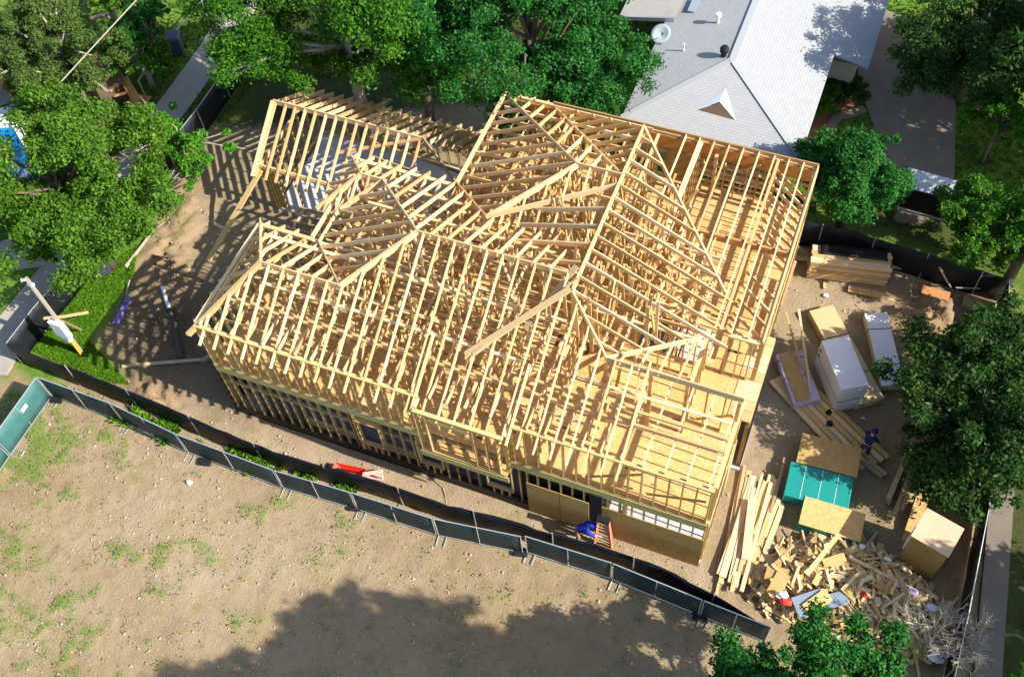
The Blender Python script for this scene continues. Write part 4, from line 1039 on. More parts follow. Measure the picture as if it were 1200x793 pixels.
for i, (a, b, wd, z) in enumerate((((126, 95), (140, 108), 1.2, .5), ((143, 92), (158, 118), .5, .95), ((118, 100), (130, 130), .35, .35), ((130, 108), (142, 98), .12, .9), ((150, 118), (172, 122), .9, .3), ((134, 114), (148, 110), .12, .9))):
    mb = MB(dk.location); p, q = at(*a, z), at(*b, z); n_ = max(1, int(wd / .14)); sd_ = (q - p).cross(Vector((0, 0, 1))).normalized()
    for k in range(n_): mb.beam(p + sd_ * (k - n_ / 2) * .145, q + sd_ * (k - n_ / 2) * .145, .13, .04)
    mb.build('decking' if wd > .2 else 'handrail', REDWOOD, dk)
for p in ((126, 95), (143, 92), (158, 118), (118, 100), (130, 130)):
    v = at(*p, .5); mb = MB(dk.location); mb.box(v.x - .06, v.y - .06, 0, v.x + .06, v.y + .06, .9); mb.build('post', REDWOOD, dk)
pl_ = empty('swimming_pool', at(0, 180), 'bright blue above-ground pool with a white rim half hidden by the tree', 'pool')
mb = MB(pl_.location); P = [at(-60, 150, .5), at(18, 146, .5), at(42, 185, .5), at(20, 225, .5), at(-60, 240, .5)]
mb.prism([(p.x, p.y) for p in P], -.1, .5); mb.build('water', POOL, pl_)
mb = MB(pl_.location)
for i in range(5): mb.beam(P[i] + Vector((0, 0, .05)), P[(i + 1) % 5] + Vector((0, 0, .05)), .35, .12)
mb.build('rim', WHITE, pl_)
mb = MB(at(12, 132)); a, b = at(-10, 138, .7), at(28, 127, .7); mb.beam(a, b, .9, .08); mb.beam(a.lerp(b, .1) - Vector((0, 0, .35)), a.lerp(b, .9) - Vector((0, 0, .35)), .7, .62)
tag(mb.build('storage_box', WHITE), 'white box with a flat lid standing beside the pool', 'box')
mb = MB(at(2, 115)); a, b = at(-12, 120, 1.6), at(12, 110, 1.6); mb.beam(a, b, 1.0, .06)
for k in (0, 1): q = a.lerp(b, k); mb.tube([(q.x, q.y, 0), q], .04, 6)
tag(mb.build('patio_table', CONC), 'grey slab-topped table in the shade beside the pool', 'table')

# wheelie bins and grill
def bin_(px, py, mat, label, rot, h=1.05):
    t = empty('wheelie_bin', at(px, py), label, 'bin', 'wheeled refuse bins', rot)
    mb = MB(); b_, t_ = .27, .34
    vs = [(-b_, -b_, .06), (b_, -b_, .06), (b_, b_, .06), (-b_, b_, .06), (-t_, -t_ - .04, h), (t_, -t_ - .04, h), (t_, t_, h), (-t_, t_, h)]
    mb.add(vs, [(3, 2, 1, 0), (4, 5, 6, 7), (0, 1, 5, 4), (1, 2, 6, 5), (2, 3, 7, 6), (3, 0, 4, 7)])
    bevel(mb.build('body', mat, t), .03, 2)
    mb = MB(); vs = [(-t_ - .03, -t_ - .09, h + .005), (t_ + .03, -t_ - .09, h + .005), (t_ + .03, t_ + .03, h + .005), (-t_ - .03, t_ + .03, h + .005),
          (-t_ + .03, -t_, h + .12), (t_ - .03, -t_, h + .12), (t_ - .03, t_ - .1, h + .14), (-t_ + .03, t_ - .1, h + .14)]
    mb.add(vs, [(3, 2, 1, 0), (4, 5, 6, 7), (0, 1, 5, 4), (1, 2, 6, 5), (2, 3, 7, 6), (3, 0, 4, 7)])
    bevel(mb.build('lid', mat, t), .02, 2)
    for sx in (-1, 1):
        mb = MB(); mb.tube([(sx * .30, b_ + .05, .12), (sx * .36, b_ + .05, .12)], .12, 12); mb.build('wheel', BLACK, t)
    mb = MB(); mb.tube([(-.3, t_ + .1, h - .02), (.3, t_ + .1, h - .02)], .025, 6); mb.build('handle', mat, t)
bin_(210, 62, GREY, 'dark grey-blue wheelie bin standing between alley and wire fence', .5)
bin_(262, 8, BINBLUE, 'bright blue wheelie bin at the far end of the alley', .9)
bin_(124, 318, GREY, 'dark grey wheelie bin on the lawn beside the black fence', 2.2)
t = empty('kettle_grill', at(180, 96), 'round grey kettle grill on thin legs beside the orange deck', 'grill')
mb = MB(); mb.tube([(0, 0, .5), (0, 0, .56), (0, 0, .72), (0, 0, .86), (0, 0, .94), (0, 0, .96)], [.1, .22, .30, .26, .12, .02], 14); mb.build('bowl', STEEL, t, True)
for k in range(3): mb = MB(); a = k * 2.09; mb.tube([(.12 * math.cos(a), .12 * math.sin(a), .55), (.28 * math.cos(a), .28 * math.sin(a), 0)], .018, 5); mb.build('leg', GREY, t)

# ------------------------------------------------------------------ fences
def fence_run(name, tops, h, mat, label, cat, postmat=STEEL, post_every=3.0, rail=True, sag=.06, seed=0, screen='screen', top_rail_mat=None):
    """tops: points of the top edge at height h"""
    rng = random.Random(seed); P = [Vector((p.x, p.y, 0)) for p in tops]; org = P[0]
    t = empty(name, org, label, cat)
    pts = []
    for a, b in zip(P[:-1], P[1:]):
        n = max(1, int((b - a).length / .45)); pts += [a.lerp(b, i / n) for i in range(n)]
    pts.append(P[-1])
    mb = MB(org); m_ = len(pts); vs = []
    for i, p in enumerate(pts):
        d = (pts[min(i + 1, m_ - 1)] - pts[max(i - 1, 0)]).normalized(); s_ = Vector((-d.y, d.x, 0))
        for k, z in enumerate((0, .33 * h, .66 * h, h)):
            off = s_ * rng.uniform(-sag, sag) * (1 if 0 < k < 3 else .35)
            vs.append(p + off + Vector((0, 0, z + (rng.uniform(-sag, sag) * .6 if k == 3 and not rail else (0.02 if k == 0 else 0)))))
    fs = [(i * 4 + k, (i + 1) * 4 + k, (i + 1) * 4 + k + 1, i * 4 + k + 1) for i in range(m_ - 1) for k in range(3)]
    mb.add(vs, fs); o = mb.build(screen, mat, t, True); sm = o.modifiers.new('thick', 'SOLIDIFY'); sm.thickness = .012
    L = 0; nxt = 0.0
    for a, b in zip(P[:-1], P[1:]):
        l = (b - a).length
        while nxt <= L + l:
            q = a.lerp(b, (nxt - L) / l); mb = MB(org); mb.tube([q + Vector((0, 0, -.1)), q + Vector((0, 0, h + .06))], .028, 6); mb.build('post', postmat, t); nxt += post_every
        L += l
    if rail:
        mb = MB(org); mb.tube([p + Vector((0, 0, h + .01)) for p in P], .022, 6); mb.build('top_rail', postmat, t)
    return t
HI = 1.5
inner_px = [(7, 402.7), (90, 434), (168, 465), (240, 496), (320, 529), (380, 546), (440, 562), (525, 592), (600, 609), (629, 621), (698, 637), (776, 665), (839, 698), (885, 727)]
fence_run('silt_fence', [at(*p, HI) for p in inner_px], HI, MESHB, 'long sagging black screen fence between the house and green panels', 'fence', post_every=2.9, rail=False, seed=2)
fence_run('alley_fence', [at(7, 402.7, HI), at(38, 362, HI), at(70, 325, HI), at(100, 290, HI)], HI, MESHB, 'black screen fence along the alley beside the bright lawn', 'fence', post_every=2.4, seed=3)
fence_run('alley_fence', [at(150, 212, HI), at(205, 160, HI), at(233, 125, HI), at(268, 75, HI), at(300, 30, HI)], HI, MESHB, 'black screen fence along the alley behind the low wing', 'fence', post_every=2.4, seed=4)
HR2 = 1.55
fence_run('yard_fence', [at(*p, HR2) for p in ((905, 247), (948, 261), (1004, 272), (1070, 293), (1130, 312), (1183, 326))], HR2, MESHB, 'black screen fence between the lumber yard and the neighbour garden', 'fence', post_every=2.1, rail=False, seed=5)
fence_run('yard_fence', [at(*p, HR2) for p in ((1183, 328), (1176, 470), (1158, 600), (1135, 720), (1115, 810))], HR2, MESHB, 'black screen fence beside the sidewalk and the scrap wood pile', 'fence', post_every=2.6, rail=True, seed=6)
fence_run('wire_fence', [at(*p, 1.1) for p in ((168, 105), (203, 53), (236, 8), (262, -25))], 1.1, STEEL, 'pale thin rail fence beyond the alley bins', 'fence', post_every=1.8, rail=True, seed=7) if False else None
t = empty('rail_fence', at(170, 100), 'pale thin rail fence running behind the alley bins', 'fence')
P = [at(*p, 1.1) for p in ((162, 95), (186, 58), (203, 40), (236, 2), (250, -18))]
mb = MB(t.location); mb.tube(P, .035, 6); mb.build('top_rail', STEEL, t)
for p in P: mb = MB(t.location); mb.tube([(p.x, p.y, 0), p], .035, 6); mb.build('post', STEEL, t)
# braces and loose poles
def pole(name, p, q, r, label, mat=STEEL, cat='pole', group=None):
    mb = MB(p); mb.tube([p, q], r, 6); return tag(mb.build(name, mat), label, cat, group)
pole('brace_pole', at(7, 403, 1.3), at(47, 395, .05), .03, 'white brace pole at the corner of the alley fence')
pole('brace_pole', at(34, 363, 1.3), at(53, 388, .05), .03, 'white brace pole beneath the temporary power pole')
pole('brace_pole', at(1101, 313, 1.3), at(1116, 340, .05), .04, 'dark leaning brace pole behind the carton')
pole('brace_pole', at(1120, 337, .5), at(1182, 339, .5), .03, 'thin horizontal pole at the corner of the yard fence')
pole('pipe_rail', at(521, 147, .9), at(560, 158, .9), .03, 'thin white pipe rail behind the roof valley')
for i, (a, b) in enumerate((((700, 80), (718, 108)), ((703, 74), (722, 102)), ((709, 70), (732, 108)), ((716, 66), (724, 97)), ((726, 62), (733, 95)), ((712, 92), (735, 118)))):
    pole('leaning_pole', at(*a, 2.2), at(*b, .05), .03, 'thin pale pole leaning in the gap beside the white-roofed house', PALEBARK, 'pole', 'poles leaning by the neighbour house')
# green-screened temporary panels
HO = 1.55
def temp_panel(a, b, label, sign=False, foot=True, h=HO, mat=None):
    a, b = Vector((a.x, a.y, 0)), Vector((b.x, b.y, 0)); d = (b - a).normalized(); s_ = Vector((-d.y, d.x, 0)); a = a + d * .04; b = b - d * .04
    t = empty('fence_panel', a, label, 'fence panel', 'temporary fence panels')
    mb = MB(a); L = (b - a).length; n = 8
    vs = []
    for i in range(n + 1):
        for k in range(4): vs.append(a + d * (L * i / n) + Vector((0, 0, .12 + (h - .16) * k / 3)) + s_ * (rnd.uniform(-.06, .06) if 0 < i < n and 0 < k < 3 else 0))
    mb.add(vs, [(i * 4 + k, (i + 1) * 4 + k, (i + 1) * 4 + k + 1, i * 4 + k + 1) for i in range(n) for k in range(3)])
    o = mb.build('screen', mat or MESHG, t, True); o.modifiers.new('thick', 'SOLIDIFY').thickness = .01
    mb = MB(a); z0, z1 = Vector((0, 0, .1)), Vector((0, 0, h)); m_ = a.lerp(b, .5)
    o_ = s_ * -.02
    mb.tube([a + z0, a + z1], .022, 6); mb.tube([b + z0, b + z1], .022, 6); mb.tube([a + z1, b + z1], .022, 6); mb.tube([a + z0, b + z0], .018, 6); mb.tube([m_ + z0 + o_, m_ + z1 + o_], .018, 6)
    fr_ = mb.build('frame', STEEL, t)
    if foot:
        mb = MB(a); mb.tube([a + s_ * .35 + Vector((0, 0, .03)), a + s_ * -.40 + Vector((0, 0, .03)), a + s_ * -.40 + d * .3 + Vector((0, 0, .03)), a + s_ * .35 + d * .3 + Vector((0, 0, .03))], .022, 6); mb.build('foot', STEEL, fr_)
    if sign:
        mb = MB(a); c_ = m_ + Vector((0, 0, h * .72)) - s_ * .05 + d * (L * .08); mb.frame(c_, d * .32, s_ * .01, Vector((0, 0, .2))); mb.build('sign_plate', WHITE, o)
outer = [at(*p, HO) for p in ((42.7, 441.5), (128, 472), (205, 508), (320, 550.7), (410, 576.5), (506.7, 607.3), (611, 628.5))]
labs = ['green temporary fence panel nearest the bent corner by the lawn', 'green temporary fence panel second from the bent corner', 'green temporary fence panel in front of the leafy weeds',
        'green temporary fence panel in front of the red barrow', 'green temporary fence panel below the box bay', 'green temporary fence panel left of the ladder and crouching worker']
for a, b, l in zip(outer[:-1], outer[1:], labs): temp_panel(a, b, l)
o2 = [at(*p, HO) for p in ((614, 627.4), (717.5, 659.5), (824, 703), (905, 735))]
for a, b, l in zip(o2[:-1], o2[1:], ['green temporary fence panel in front of the orange ladder', 'green temporary fence panel below the house corner', 'green temporary fence panel beside the scrap wood and leafy tree']): temp_panel(a, b, l)
o3 = [at(42.7, 441.5, HO), at(-9, 513, HO), at(-60, 586, HO)]
for a, b, l, s_ in zip(o3[:-1], o3[1:], ['green temporary fence panel turning the corner with a white sign plate', 'green temporary fence panel running out of the photo'], (True, False)): temp_panel(b, a, l, s_, mat=MESHT)
for i, (px, py) in enumerate(((415, 594), (610, 647), (820, 722), (240, 541), (66, 468))):
    mb = MB(at(px, py)); c_ = at(px, py, .07); mb.frame(c_, (.5, .12, 0), (-.1, .3, 0), (0, 0, .14))
    tag(bevel(mb.build('sandbag', BLACK), .05, 2), 'dark sandbag weighing down the foot of a green fence panel', 'sandbag', 'sandbags on the panel feet')

# ------------------------------------------------------------------ lumber yard
def quad(a, b, d, z):
    A, B, D = at(*a, z), at(*b, z), at(*d, z); u = (B - A); v = (D - A); v = v - u * (v.dot(u) / u.dot(u))
    return A, u, v
def stack(name, label, cat, a, b, d, z, mat, body='body', layers=0, top=None, group=None):
    A, u, v = quad(a, b, d, z); base = Vector((A.x, A.y, 0)); c = base + u / 2 + v / 2
    t = empty(name, c, label, cat, group)
    mb = MB(c); mb.frame(c + Vector((0, 0, z / 2 + .03)), u, v, Vector((0, 0, z - .06))); bevel(mb.build(body, mat, t), .025, 2)
    for k in range(2):
        mb = MB(c); mb.frame(c + u * (.3 if k else -.3) + Vector((0, 0, .03)), u.normalized() * .1, v * .96, Vector((0, 0, .06))); mb.build('skid', OLD, t)
    return t, c, u, v
def sheet_on(t, c, u, v, z, fu, fv, ou, ov, mat, name='top_sheet', th=.02):
    mb = MB(c); mb.frame(c + u * ou + v * ov + Vector((0, 0, z + th / 2 + .002)), u * fu, v * fv, Vector((0, 0, th))); return mb.build(name, mat, t)
OSBT = mat_osb('osb_sheet', (0.42, 0.28, 0.10), (0.66, 0.46, 0.20))
def straps(t, c, u, v, z, ps, mat=BLACK):
    for p in ps:
        mb = MB(c); mb.frame(c + u * p + Vector((0, 0, z / 2 + .035)), u.normalized() * .025, v * 1.012, Vector((0, 0, z - .05))); mb.build('strap', mat, t.children[0])
t, c, u, v = stack('sheet_stack', 'teal-wrapped panel stack fully covered by a weathered OSB sheet', 'panel stack', (941, 508), (1009.5, 525.5), (934.5, 541), .62, TWRAP, group='teal-wrapped panel stacks')
sheet_on(t, c, u, v, .62, 1.02, 1.03, 0, 0, OSBT)
t, c, u, v = stack('sheet_stack', 'bare teal-wrapped panel stack between the two OSB-covered ones', 'panel stack', (927, 540), (1001, 559.5), (921, 580), .62, TWRAP, group='teal-wrapped panel stacks')
for p in (-.25, .02, .27): mb = MB(c); mb.frame(c + u * p + Vector((0, 0, .623)), u.normalized() * .012, v * .98, Vector((0, 0, .012))); mb.build('seam_tape', WHITE, t)
t, c, u, v = stack('sheet_stack', 'teal-wrapped panel stack with a golden OSB lid nearest the scrap pile', 'panel stack', (943, 581), (1014, 602), (937, 613), .64, TWRAP, group='teal-wrapped panel stacks')
sheet_on(t, c, u, v, .64, 1.0, 1.02, .01, .01, OSB)
t, c, u, v = stack('board_bundle', 'lilac-wrapped flat bundle with a brown OSB strip on top', 'bundle', (909, 415), (930, 473.5), (941, 412), .45, LWRAP)
sheet_on(t, c, u, v, .45, .96, .55, 0, -.12, OSBT); straps(t, c, u, v, .45, (-.36, .0))
t, c, u, v = stack('plywood_stack', 'long pale plywood stack half hidden behind the tall white bundle', 'plywood stack', (948, 364), (1007, 474), (978, 360), .42, mat_wood('plywood_edge', (0.55, 0.40, 0.20), (0.66, 0.50, 0.27), (0.72, 0.56, 0.32)))
for k in range(5):
    mb = MB(c); mb.frame(c + Vector((0, 0, .09 + k * .07)), u * 1.004, v * 1.006, Vector((0, 0, .012))); mb.build('sheet_edge', OLD, t)
straps(t, c, u, v, .43, (-.18, .22))
t, c, u, v = stack('insulation_bundle', 'tall white-wrapped double bundle of boards in tree shade', 'bundle', (962.4, 398.9), (986.3, 457), (994, 392.7), 1.75, WWRAP)
mb = MB(c); mb.frame(c + Vector((0, 0, .84)), u * 1.006, v * 1.01, Vector((0, 0, .03))); mb.build('wrap_seam', GREY, t)
for k in (-.12, .2): mb = MB(c); mb.frame(c - v * .505 + u * (-.42) + Vector((0, 0, 1.1 + k)), u.normalized() * .10, v.normalized() * .01, Vector((0, 0, .13))); mb.build('printed_label', BLACK, t)
t, c, u, v = stack('insulation_bundle', 'low white-topped bundle with black straps beside the clod heap', 'bundle', (1013, 367.5), (1033, 452), (1039, 366), .42, mat_plain('cream_board', (0.62, 0.55, 0.36), .7, .1))
sheet_on(t, c, u, v, .42, 1.0, 1.0, 0, 0, WWRAP); straps(t, c, u, v, .45, (-.27, .22))

def board(p, q, wd, ht, mat, label, group, name='board', cat='board', roll=(0, 0, 1)):
    p, q = Vector(p), Vector(q); c = (p + q) / 2; mb = MB(c); mb.beam(p, q, wd, ht, roll); o = mb.build(name, mat)
    return tag(o, label, cat, group)
# banded lumber bundle against the yard fence
t = empty('lumber_bundle', (*tp(992, 332, 0), 0), 'thick banded bundle of long pine boards beneath a black cover by the yard fence', 'lumber bundle')
a, b = at(945.5, 326), at(1037, 336.5); d = (b - a).normalized(); s_ = Vector((-d.y, d.x, 0)); L = (b - a).length
for r in range(8):
    inset = 0.0 if r < 4 else .10
    for k in range(6):
        if 0 < r < 7 and 1 <= k: continue
        p = a + s_ * (.07 + inset + k * .15) + Vector((0, 0, .12 + r * .115)) + d * rnd.uniform(-.06, .06)
        mb = MB(t.location); mb.beam(p, p + d * (L + rnd.uniform(-.08, .1)), .14, .105); mb.build('board', LUM if r not in (3,) else STUD, t)
mb = MB(t.location); mb.frame(a + d * L / 2 + s_ * .6 + Vector((0, 0, .5)), d * (L - .3), s_ * .7, Vector((0, 0, .78))); mb.build('core', STUD, t)
mb = MB(a); base_ = a + d * .35 + Vector((0, 0, 1.06)); n = 14; vs = []
for i in range(n + 1):
    x = i / n
    for k in range(6):
        w_ = .52 + .62 * k / 5
        dz = rnd.uniform(-.015, .03) - (max(0, x - .9) * 6.5) - (.2 if k == 5 else 0)
        vs.append(base_ + d * (x * (L - .15)) + s_ * w_ + Vector((0, 0, max(dz, -1.0))))
mb.add(vs, [(i * 6 + k, (i + 1) * 6 + k, (i + 1) * 6 + k + 1, i * 6 + k + 1) for i in range(n) for k in range(5)])
o = mb.build('cover_sheet', BLACK, None, True); o.modifiers.new('thick', 'SOLIDIFY').thickness = .015
tag(o, 'crumpled black plastic sheet draped over the banded lumber bundle', 'plastic sheet')
for i, (p, q) in enumerate((((965, 295), (1034, 307)), ((966, 291.5), (1034, 303)), ((1000, 302), (1047, 309)), ((1010, 307), (1056, 313)))):
    board(at(*p, .35 + i * .03), at(*q, .2), .2, .05, LUM, 'pine board lying behind the black-covered lumber bundle', 'boards behind the lumber bundle')
board(at(994, 338, .12), at(1054, 351, .06), .3, .06, OSBT, 'wide board lying in front of the lumber bundle', None)
board(at(929, 287, .3), at(949, 300, .1), .2, .05, OLD, 'short dark board sticking out beside the house corner', None)
board(at(926, 301, .15), at(948, 303.5, .1), .2, .05, LUM, 'short pale board lying between house corner and lumber bundle', None)
board(at(927, 296, .2), at(947, 297, .15), .16, .05, STUD, 'short brown board next to the lumber bundle end', None)
board(at(929, 305, .9), at(911, 357, .5), .34, .07, LUM, 'wide yellow plank standing along the house corner', None)
board(at(966, 330, .06), at(966.5, 338, .06), .1, .05, LUM, 'tiny offcut in front of the lumber bundle', None)
board(at(936, 362, .9), at(950, 460, .55), .09, .04, LUM, 'pale lath leaning across the lilac bundle, nearer the white bundle', 'laths leaning on the lilac bundle')
board(at(921, 366, .9), at(938, 425, .6), .08, .04, STUD, 'darker lath leaning across the lilac bundle, nearer the house', 'laths leaning on the lilac bundle')
board(at(938, 425, .62), at(951, 444, .55), .08, .04, STUD, 'short lath end resting on the lilac bundle', 'laths leaning on the lilac bundle')
# long boards lying diagonally between the bundles and the standing worker
for i in range(6):
    p, q = at(903 + i * 5.5, 446 - i * 2.5, .1 + .015 * i), at(1004 + i * 7.4, 553 - i * 3.3, .1 + .015 * i)
    board(p, q, .2, .06, STUD if i % 2 else LUM, 'long plank lying diagonally under the standing worker', 'diagonal long planks')
for i in range(2): board(at(1010 + i * 5, 541 - i * 3, .14), at(1034 + i * 4, 559 - i * 3, .14), .14, .1, OLD, 'short grey timber lying beside the standing worker', 'short grey timbers')
for i, (px, py) in enumerate(((971, 484), (972, 497))):
    mb = MB(at(px, py, .12)); o_ = at(px, py, .12); mb.tube([o_, o_ + Vector((0, 0, .05)), o_ + Vector((0, 0, .1)), o_ + Vector((0, 0, .22))], [.14, .14, .07, .06], 10); tag(mb.build('power_saw', BLACK), 'black power tool on the diagonal planks, ' + ('nearer the white bundle' if i == 0 else 'farther from the white bundle'), 'power tool')
# heavy posts by the shaded tree
posts = [((1073, 511), (1040, 590)), ((1068, 521), (1041, 584)), ((1078, 515), (1052, 598)), ((1077, 530), (1048, 603)), ((1083, 519), (1060, 590)), ((1082, 531), (1056, 597)), ((1086, 540), (1066, 588))]
for i, (p, q) in enumerate(posts):
    z = .16 + .15 * (i % 2); board(at(*p, z), at(*q, z), .17, .15, OLD, 'heavy grey-brown timber in the loose stack under the dark tree', 'heavy timbers', 'timber', 'timber')
A, u, v = quad((1087, 541), (1056, 634), (1101, 546), .25); mb = MB(A + u / 2 + v / 2); mb.frame(A + u / 2 + v / 2, u, v, Vector((0, 0, .03))); tag(mb.build('plywood_sheet', OSBT), 'long OSB sheet lying beside the heavy timbers', 'OSB sheet')
mb = MB(at(1071, 573, .5)); o_ = at(1071, 573, .42); mb.tube([o_, o_ + Vector((0, 0, .06)), o_ + Vector((0, 0, .09))], [.17, .17, .08], 14); tag(mb.build('cable_reel', BLACK), 'black round reel resting on the heavy timbers', 'cable reel')
# OSB-clad cabinet
zc = 2.25
A, u, v = quad((1086.7, 596.5), (1128.5, 620), (1082.7, 635.5), zc); c = Vector((A.x, A.y, 0)) + u / 2 + v / 2
t = empty('site_cabinet', c, 'tall OSB-clad cabinet with pale lid and open blue side beside the scrap pile', 'cabinet')
mb = MB(c); mb.frame(c + Vector((0, 0, zc + .015)), u * 1.05, v * 1.06, Vector((0, 0, .03))); mb.build('lid', mat_osb('pale_osb', (0.62, 0.46, 0.30), (0.74, 0.58, 0.40)), t)
mb = MB(c); mb.frame(c + v * .49 + Vector((0, 0, zc / 2)), u, v.normalized() * .03, Vector((0, 0, zc))); mb.build('front_panel', OSBW, t)
mb = MB(c); mb.frame(c - v * .49 + Vector((0, 0, zc / 2)), u, v.normalized() * .03, Vector((0, 0, zc))); mb.build('back_panel', OSBW, t)
mb = MB(c); mb.frame(c + u * .49 + Vector((0, 0, zc / 2)), u.normalized() * .03, v * .94, Vector((0, 0, zc))); mb.build('side_panel', OSBW, t)
mb = MB(c); mb.frame(c - u * .44 + v * .12 + Vector((0, 0, zc * .42)), u.normalized() * .04, v * .7, Vector((0, 0, zc * .82))); mb.build('blue_panel', BINBLUE, t)
mb = MB(c); mb.frame(c - u * .50 + v * .22 + Vector((0, 0, zc * .62)), u.normalized() * .12, v * .28, Vector((0, 0, zc * .55))); mb.build('white_roll', WHITE, t)
for k in (-.46, .46): mb = MB(c); mb.frame(c - u * .47 + v * k + Vector((0, 0, zc / 2)), u.normalized() * .06, v.normalized() * .06, Vector((0, 0, zc))); mb.build('corner_post', STUD, t)
# brown carton and slab at the clod heap
mb = MB(at(1146, 356, .25)); A, u, v = quad((1131, 345), (1160, 353), (1131, 357), .3); mb.frame(A + u / 2 + v / 2 - Vector((0, 0, .14)), u, v, Vector((0, 0, .28))); tag(bevel(mb.build('carton', OLD), .02), 'flat brown carton in the yard corner under the tree', 'carton')
mb = MB(at(1097, 343, .2)); A, u, v = quad((1082, 334), (1114, 343), (1083, 345), .22); mb.frame(A + u / 2 + v / 2, u, v, Vector((0, 0, .06))); tag(mb.build('plywood_sheet', REDWOOD), 'reddish sheet lying on the clod heap by the brace pole', 'plywood sheet')

# long lumber pile at the house corner: every board its own
for i in range(34):
    f = i / 33
    top = (872 + 46 * f + rnd.uniform(-4, 4), 556 + 22 * f + rnd.uniform(-14, 22)); bot = (842 + 44 * f + rnd.uniform(-3, 3), 690 - 18 * f + rnd.uniform(-22, 14))
    if i % 4 == 3: bot = (bot[0] + 12, bot[1] - 50)
    z = .06 + .05 * (i % 3) + .10 * math.sin(f * 3.1)
    wd = rnd.choice((.09, .14, .14, .19, .24)); o = board(at(*top, z), at(*bot, z + .02), wd, .04, rnd.choice((LUM, LUM, LUM, STUD)), 'long pine board in the fanned pile beside the house corner', 'fanned pile of long boards')
board(at(873, 545, .12), at(852, 660, .08), .12, .1, OLD, 'dark brown plank edging the fanned pile on the house side', None)
board(at(920, 536, .3), at(903, 600, .25), .1, .05, OLD, 'narrow dark lath on the teal-stack side of the fanned pile', None)
board(at(882, 585, .4), at(874, 655, .4), .3, .03, LUM, 'widest pale board lying on top of the fanned pile', None)

# scrap wood pile ----------------------------------------------------
mound = pxp((878, 660), (905, 640), (950, 628), (1010, 632), (1062, 660), (1110, 712), (1120, 760), (1085, 775), (1010, 762), (930, 730), (885, 715))
mc = Vector((sum(p[0] for p in mound) / len(mound), sum(p[1] for p in mound) / len(mound), 0))
def mound_h(x, y): return .90 * float(np.clip(inside(np.array([x]), np.array([y]), mound, 2.0)[0] * 2 - 1, 0, 1))
mx = np.array(mound); x0, y0 = mx.min(0); x1, y1 = mx.max(0)
gxs = np.arange(x0 - .3, x1 + .3, .12); gys = np.arange(y0 - .3, y1 + .3, .12); MX, MY = np.meshgrid(gxs, gys)
MZ = .85 * np.clip(inside(MX, MY, mound, 2.0) * 2 - 1, 0, 1) + (fbm(MX, MY, 2.5) - .5) * .2 - .08
i0 = (np.arange(len(gys) - 1)[:, None] * len(gxs) + np.arange(len(gxs) - 1)[None]).ravel(); w0 = len(gxs)
tag(link('rubble', np_mesh('rubble', np.stack([MX.ravel(), MY.ravel(), MZ.ravel()], 1), np.stack([i0, i0 + 1, i0 + w0 + 1, i0 + w0], 1)), mat_plain('scrap_bed', (0.40, 0.29, 0.16), .9, .5, 6, bmp=.8)), kind='stuff')
def rand_in():
    while True:
        x, y = rnd.uniform(x0, x1), rnd.uniform(y0, y1)
        if poly_has(x, y, mound): return x, y
PALE = mat_wood('scrap_pine', (0.55, 0.38, 0.17), (0.72, 0.54, 0.28), (0.84, 0.70, 0.45))
kinds = [('pale pine offcut in the scrap wood pile', PALE, (.4, 1.1), (.09, .15), .045), ('short chunky stud end in the scrap wood pile', LUM, (.2, .45), (.09, .14), .06),
         ('square OSB offcut in the scrap wood pile', OSBT, (.35, .7), (.2, .4), .015), ('long thin lath in the scrap wood pile', PALE, (1.1, 2.0), (.06, .10), .04), ('brown weathered offcut in the scrap wood pile', OLD, (.4, 1.0), (.09, .2), .045)]
for i in range(300):
    k = rnd.choices(range(5), (10, 5, 3, 2, 2))[0]; lab, m, lr, wr, th = kinds[k]
    x, y = rand_in(); L = rnd.uniform(*lr); a = rnd.gauss(2.3, .9) if rnd.random() < .5 else rnd.uniform(0, 3.14); z = mound_h(x, y) + rnd.uniform(-.02, .22)
    ti = rnd.gauss(0, .28); d = Vector((math.cos(a) * math.cos(ti), math.sin(a) * math.cos(ti), math.sin(ti))) * L / 2
    up = Vector((rnd.gauss(0, .35), rnd.gauss(0, .35), 1)); c = Vector((x, y, max(z, L / 2 * abs(math.sin(ti)) + .03)))
    board(c - d, c + d, rnd.uniform(*wr), th, m, lab, lab.replace(' in the scrap wood pile', 's').replace('lath', 'laths') if False else 'scrap wood pieces, ' + lab.split(' in ')[0], 'offcut', 'offcut', up)
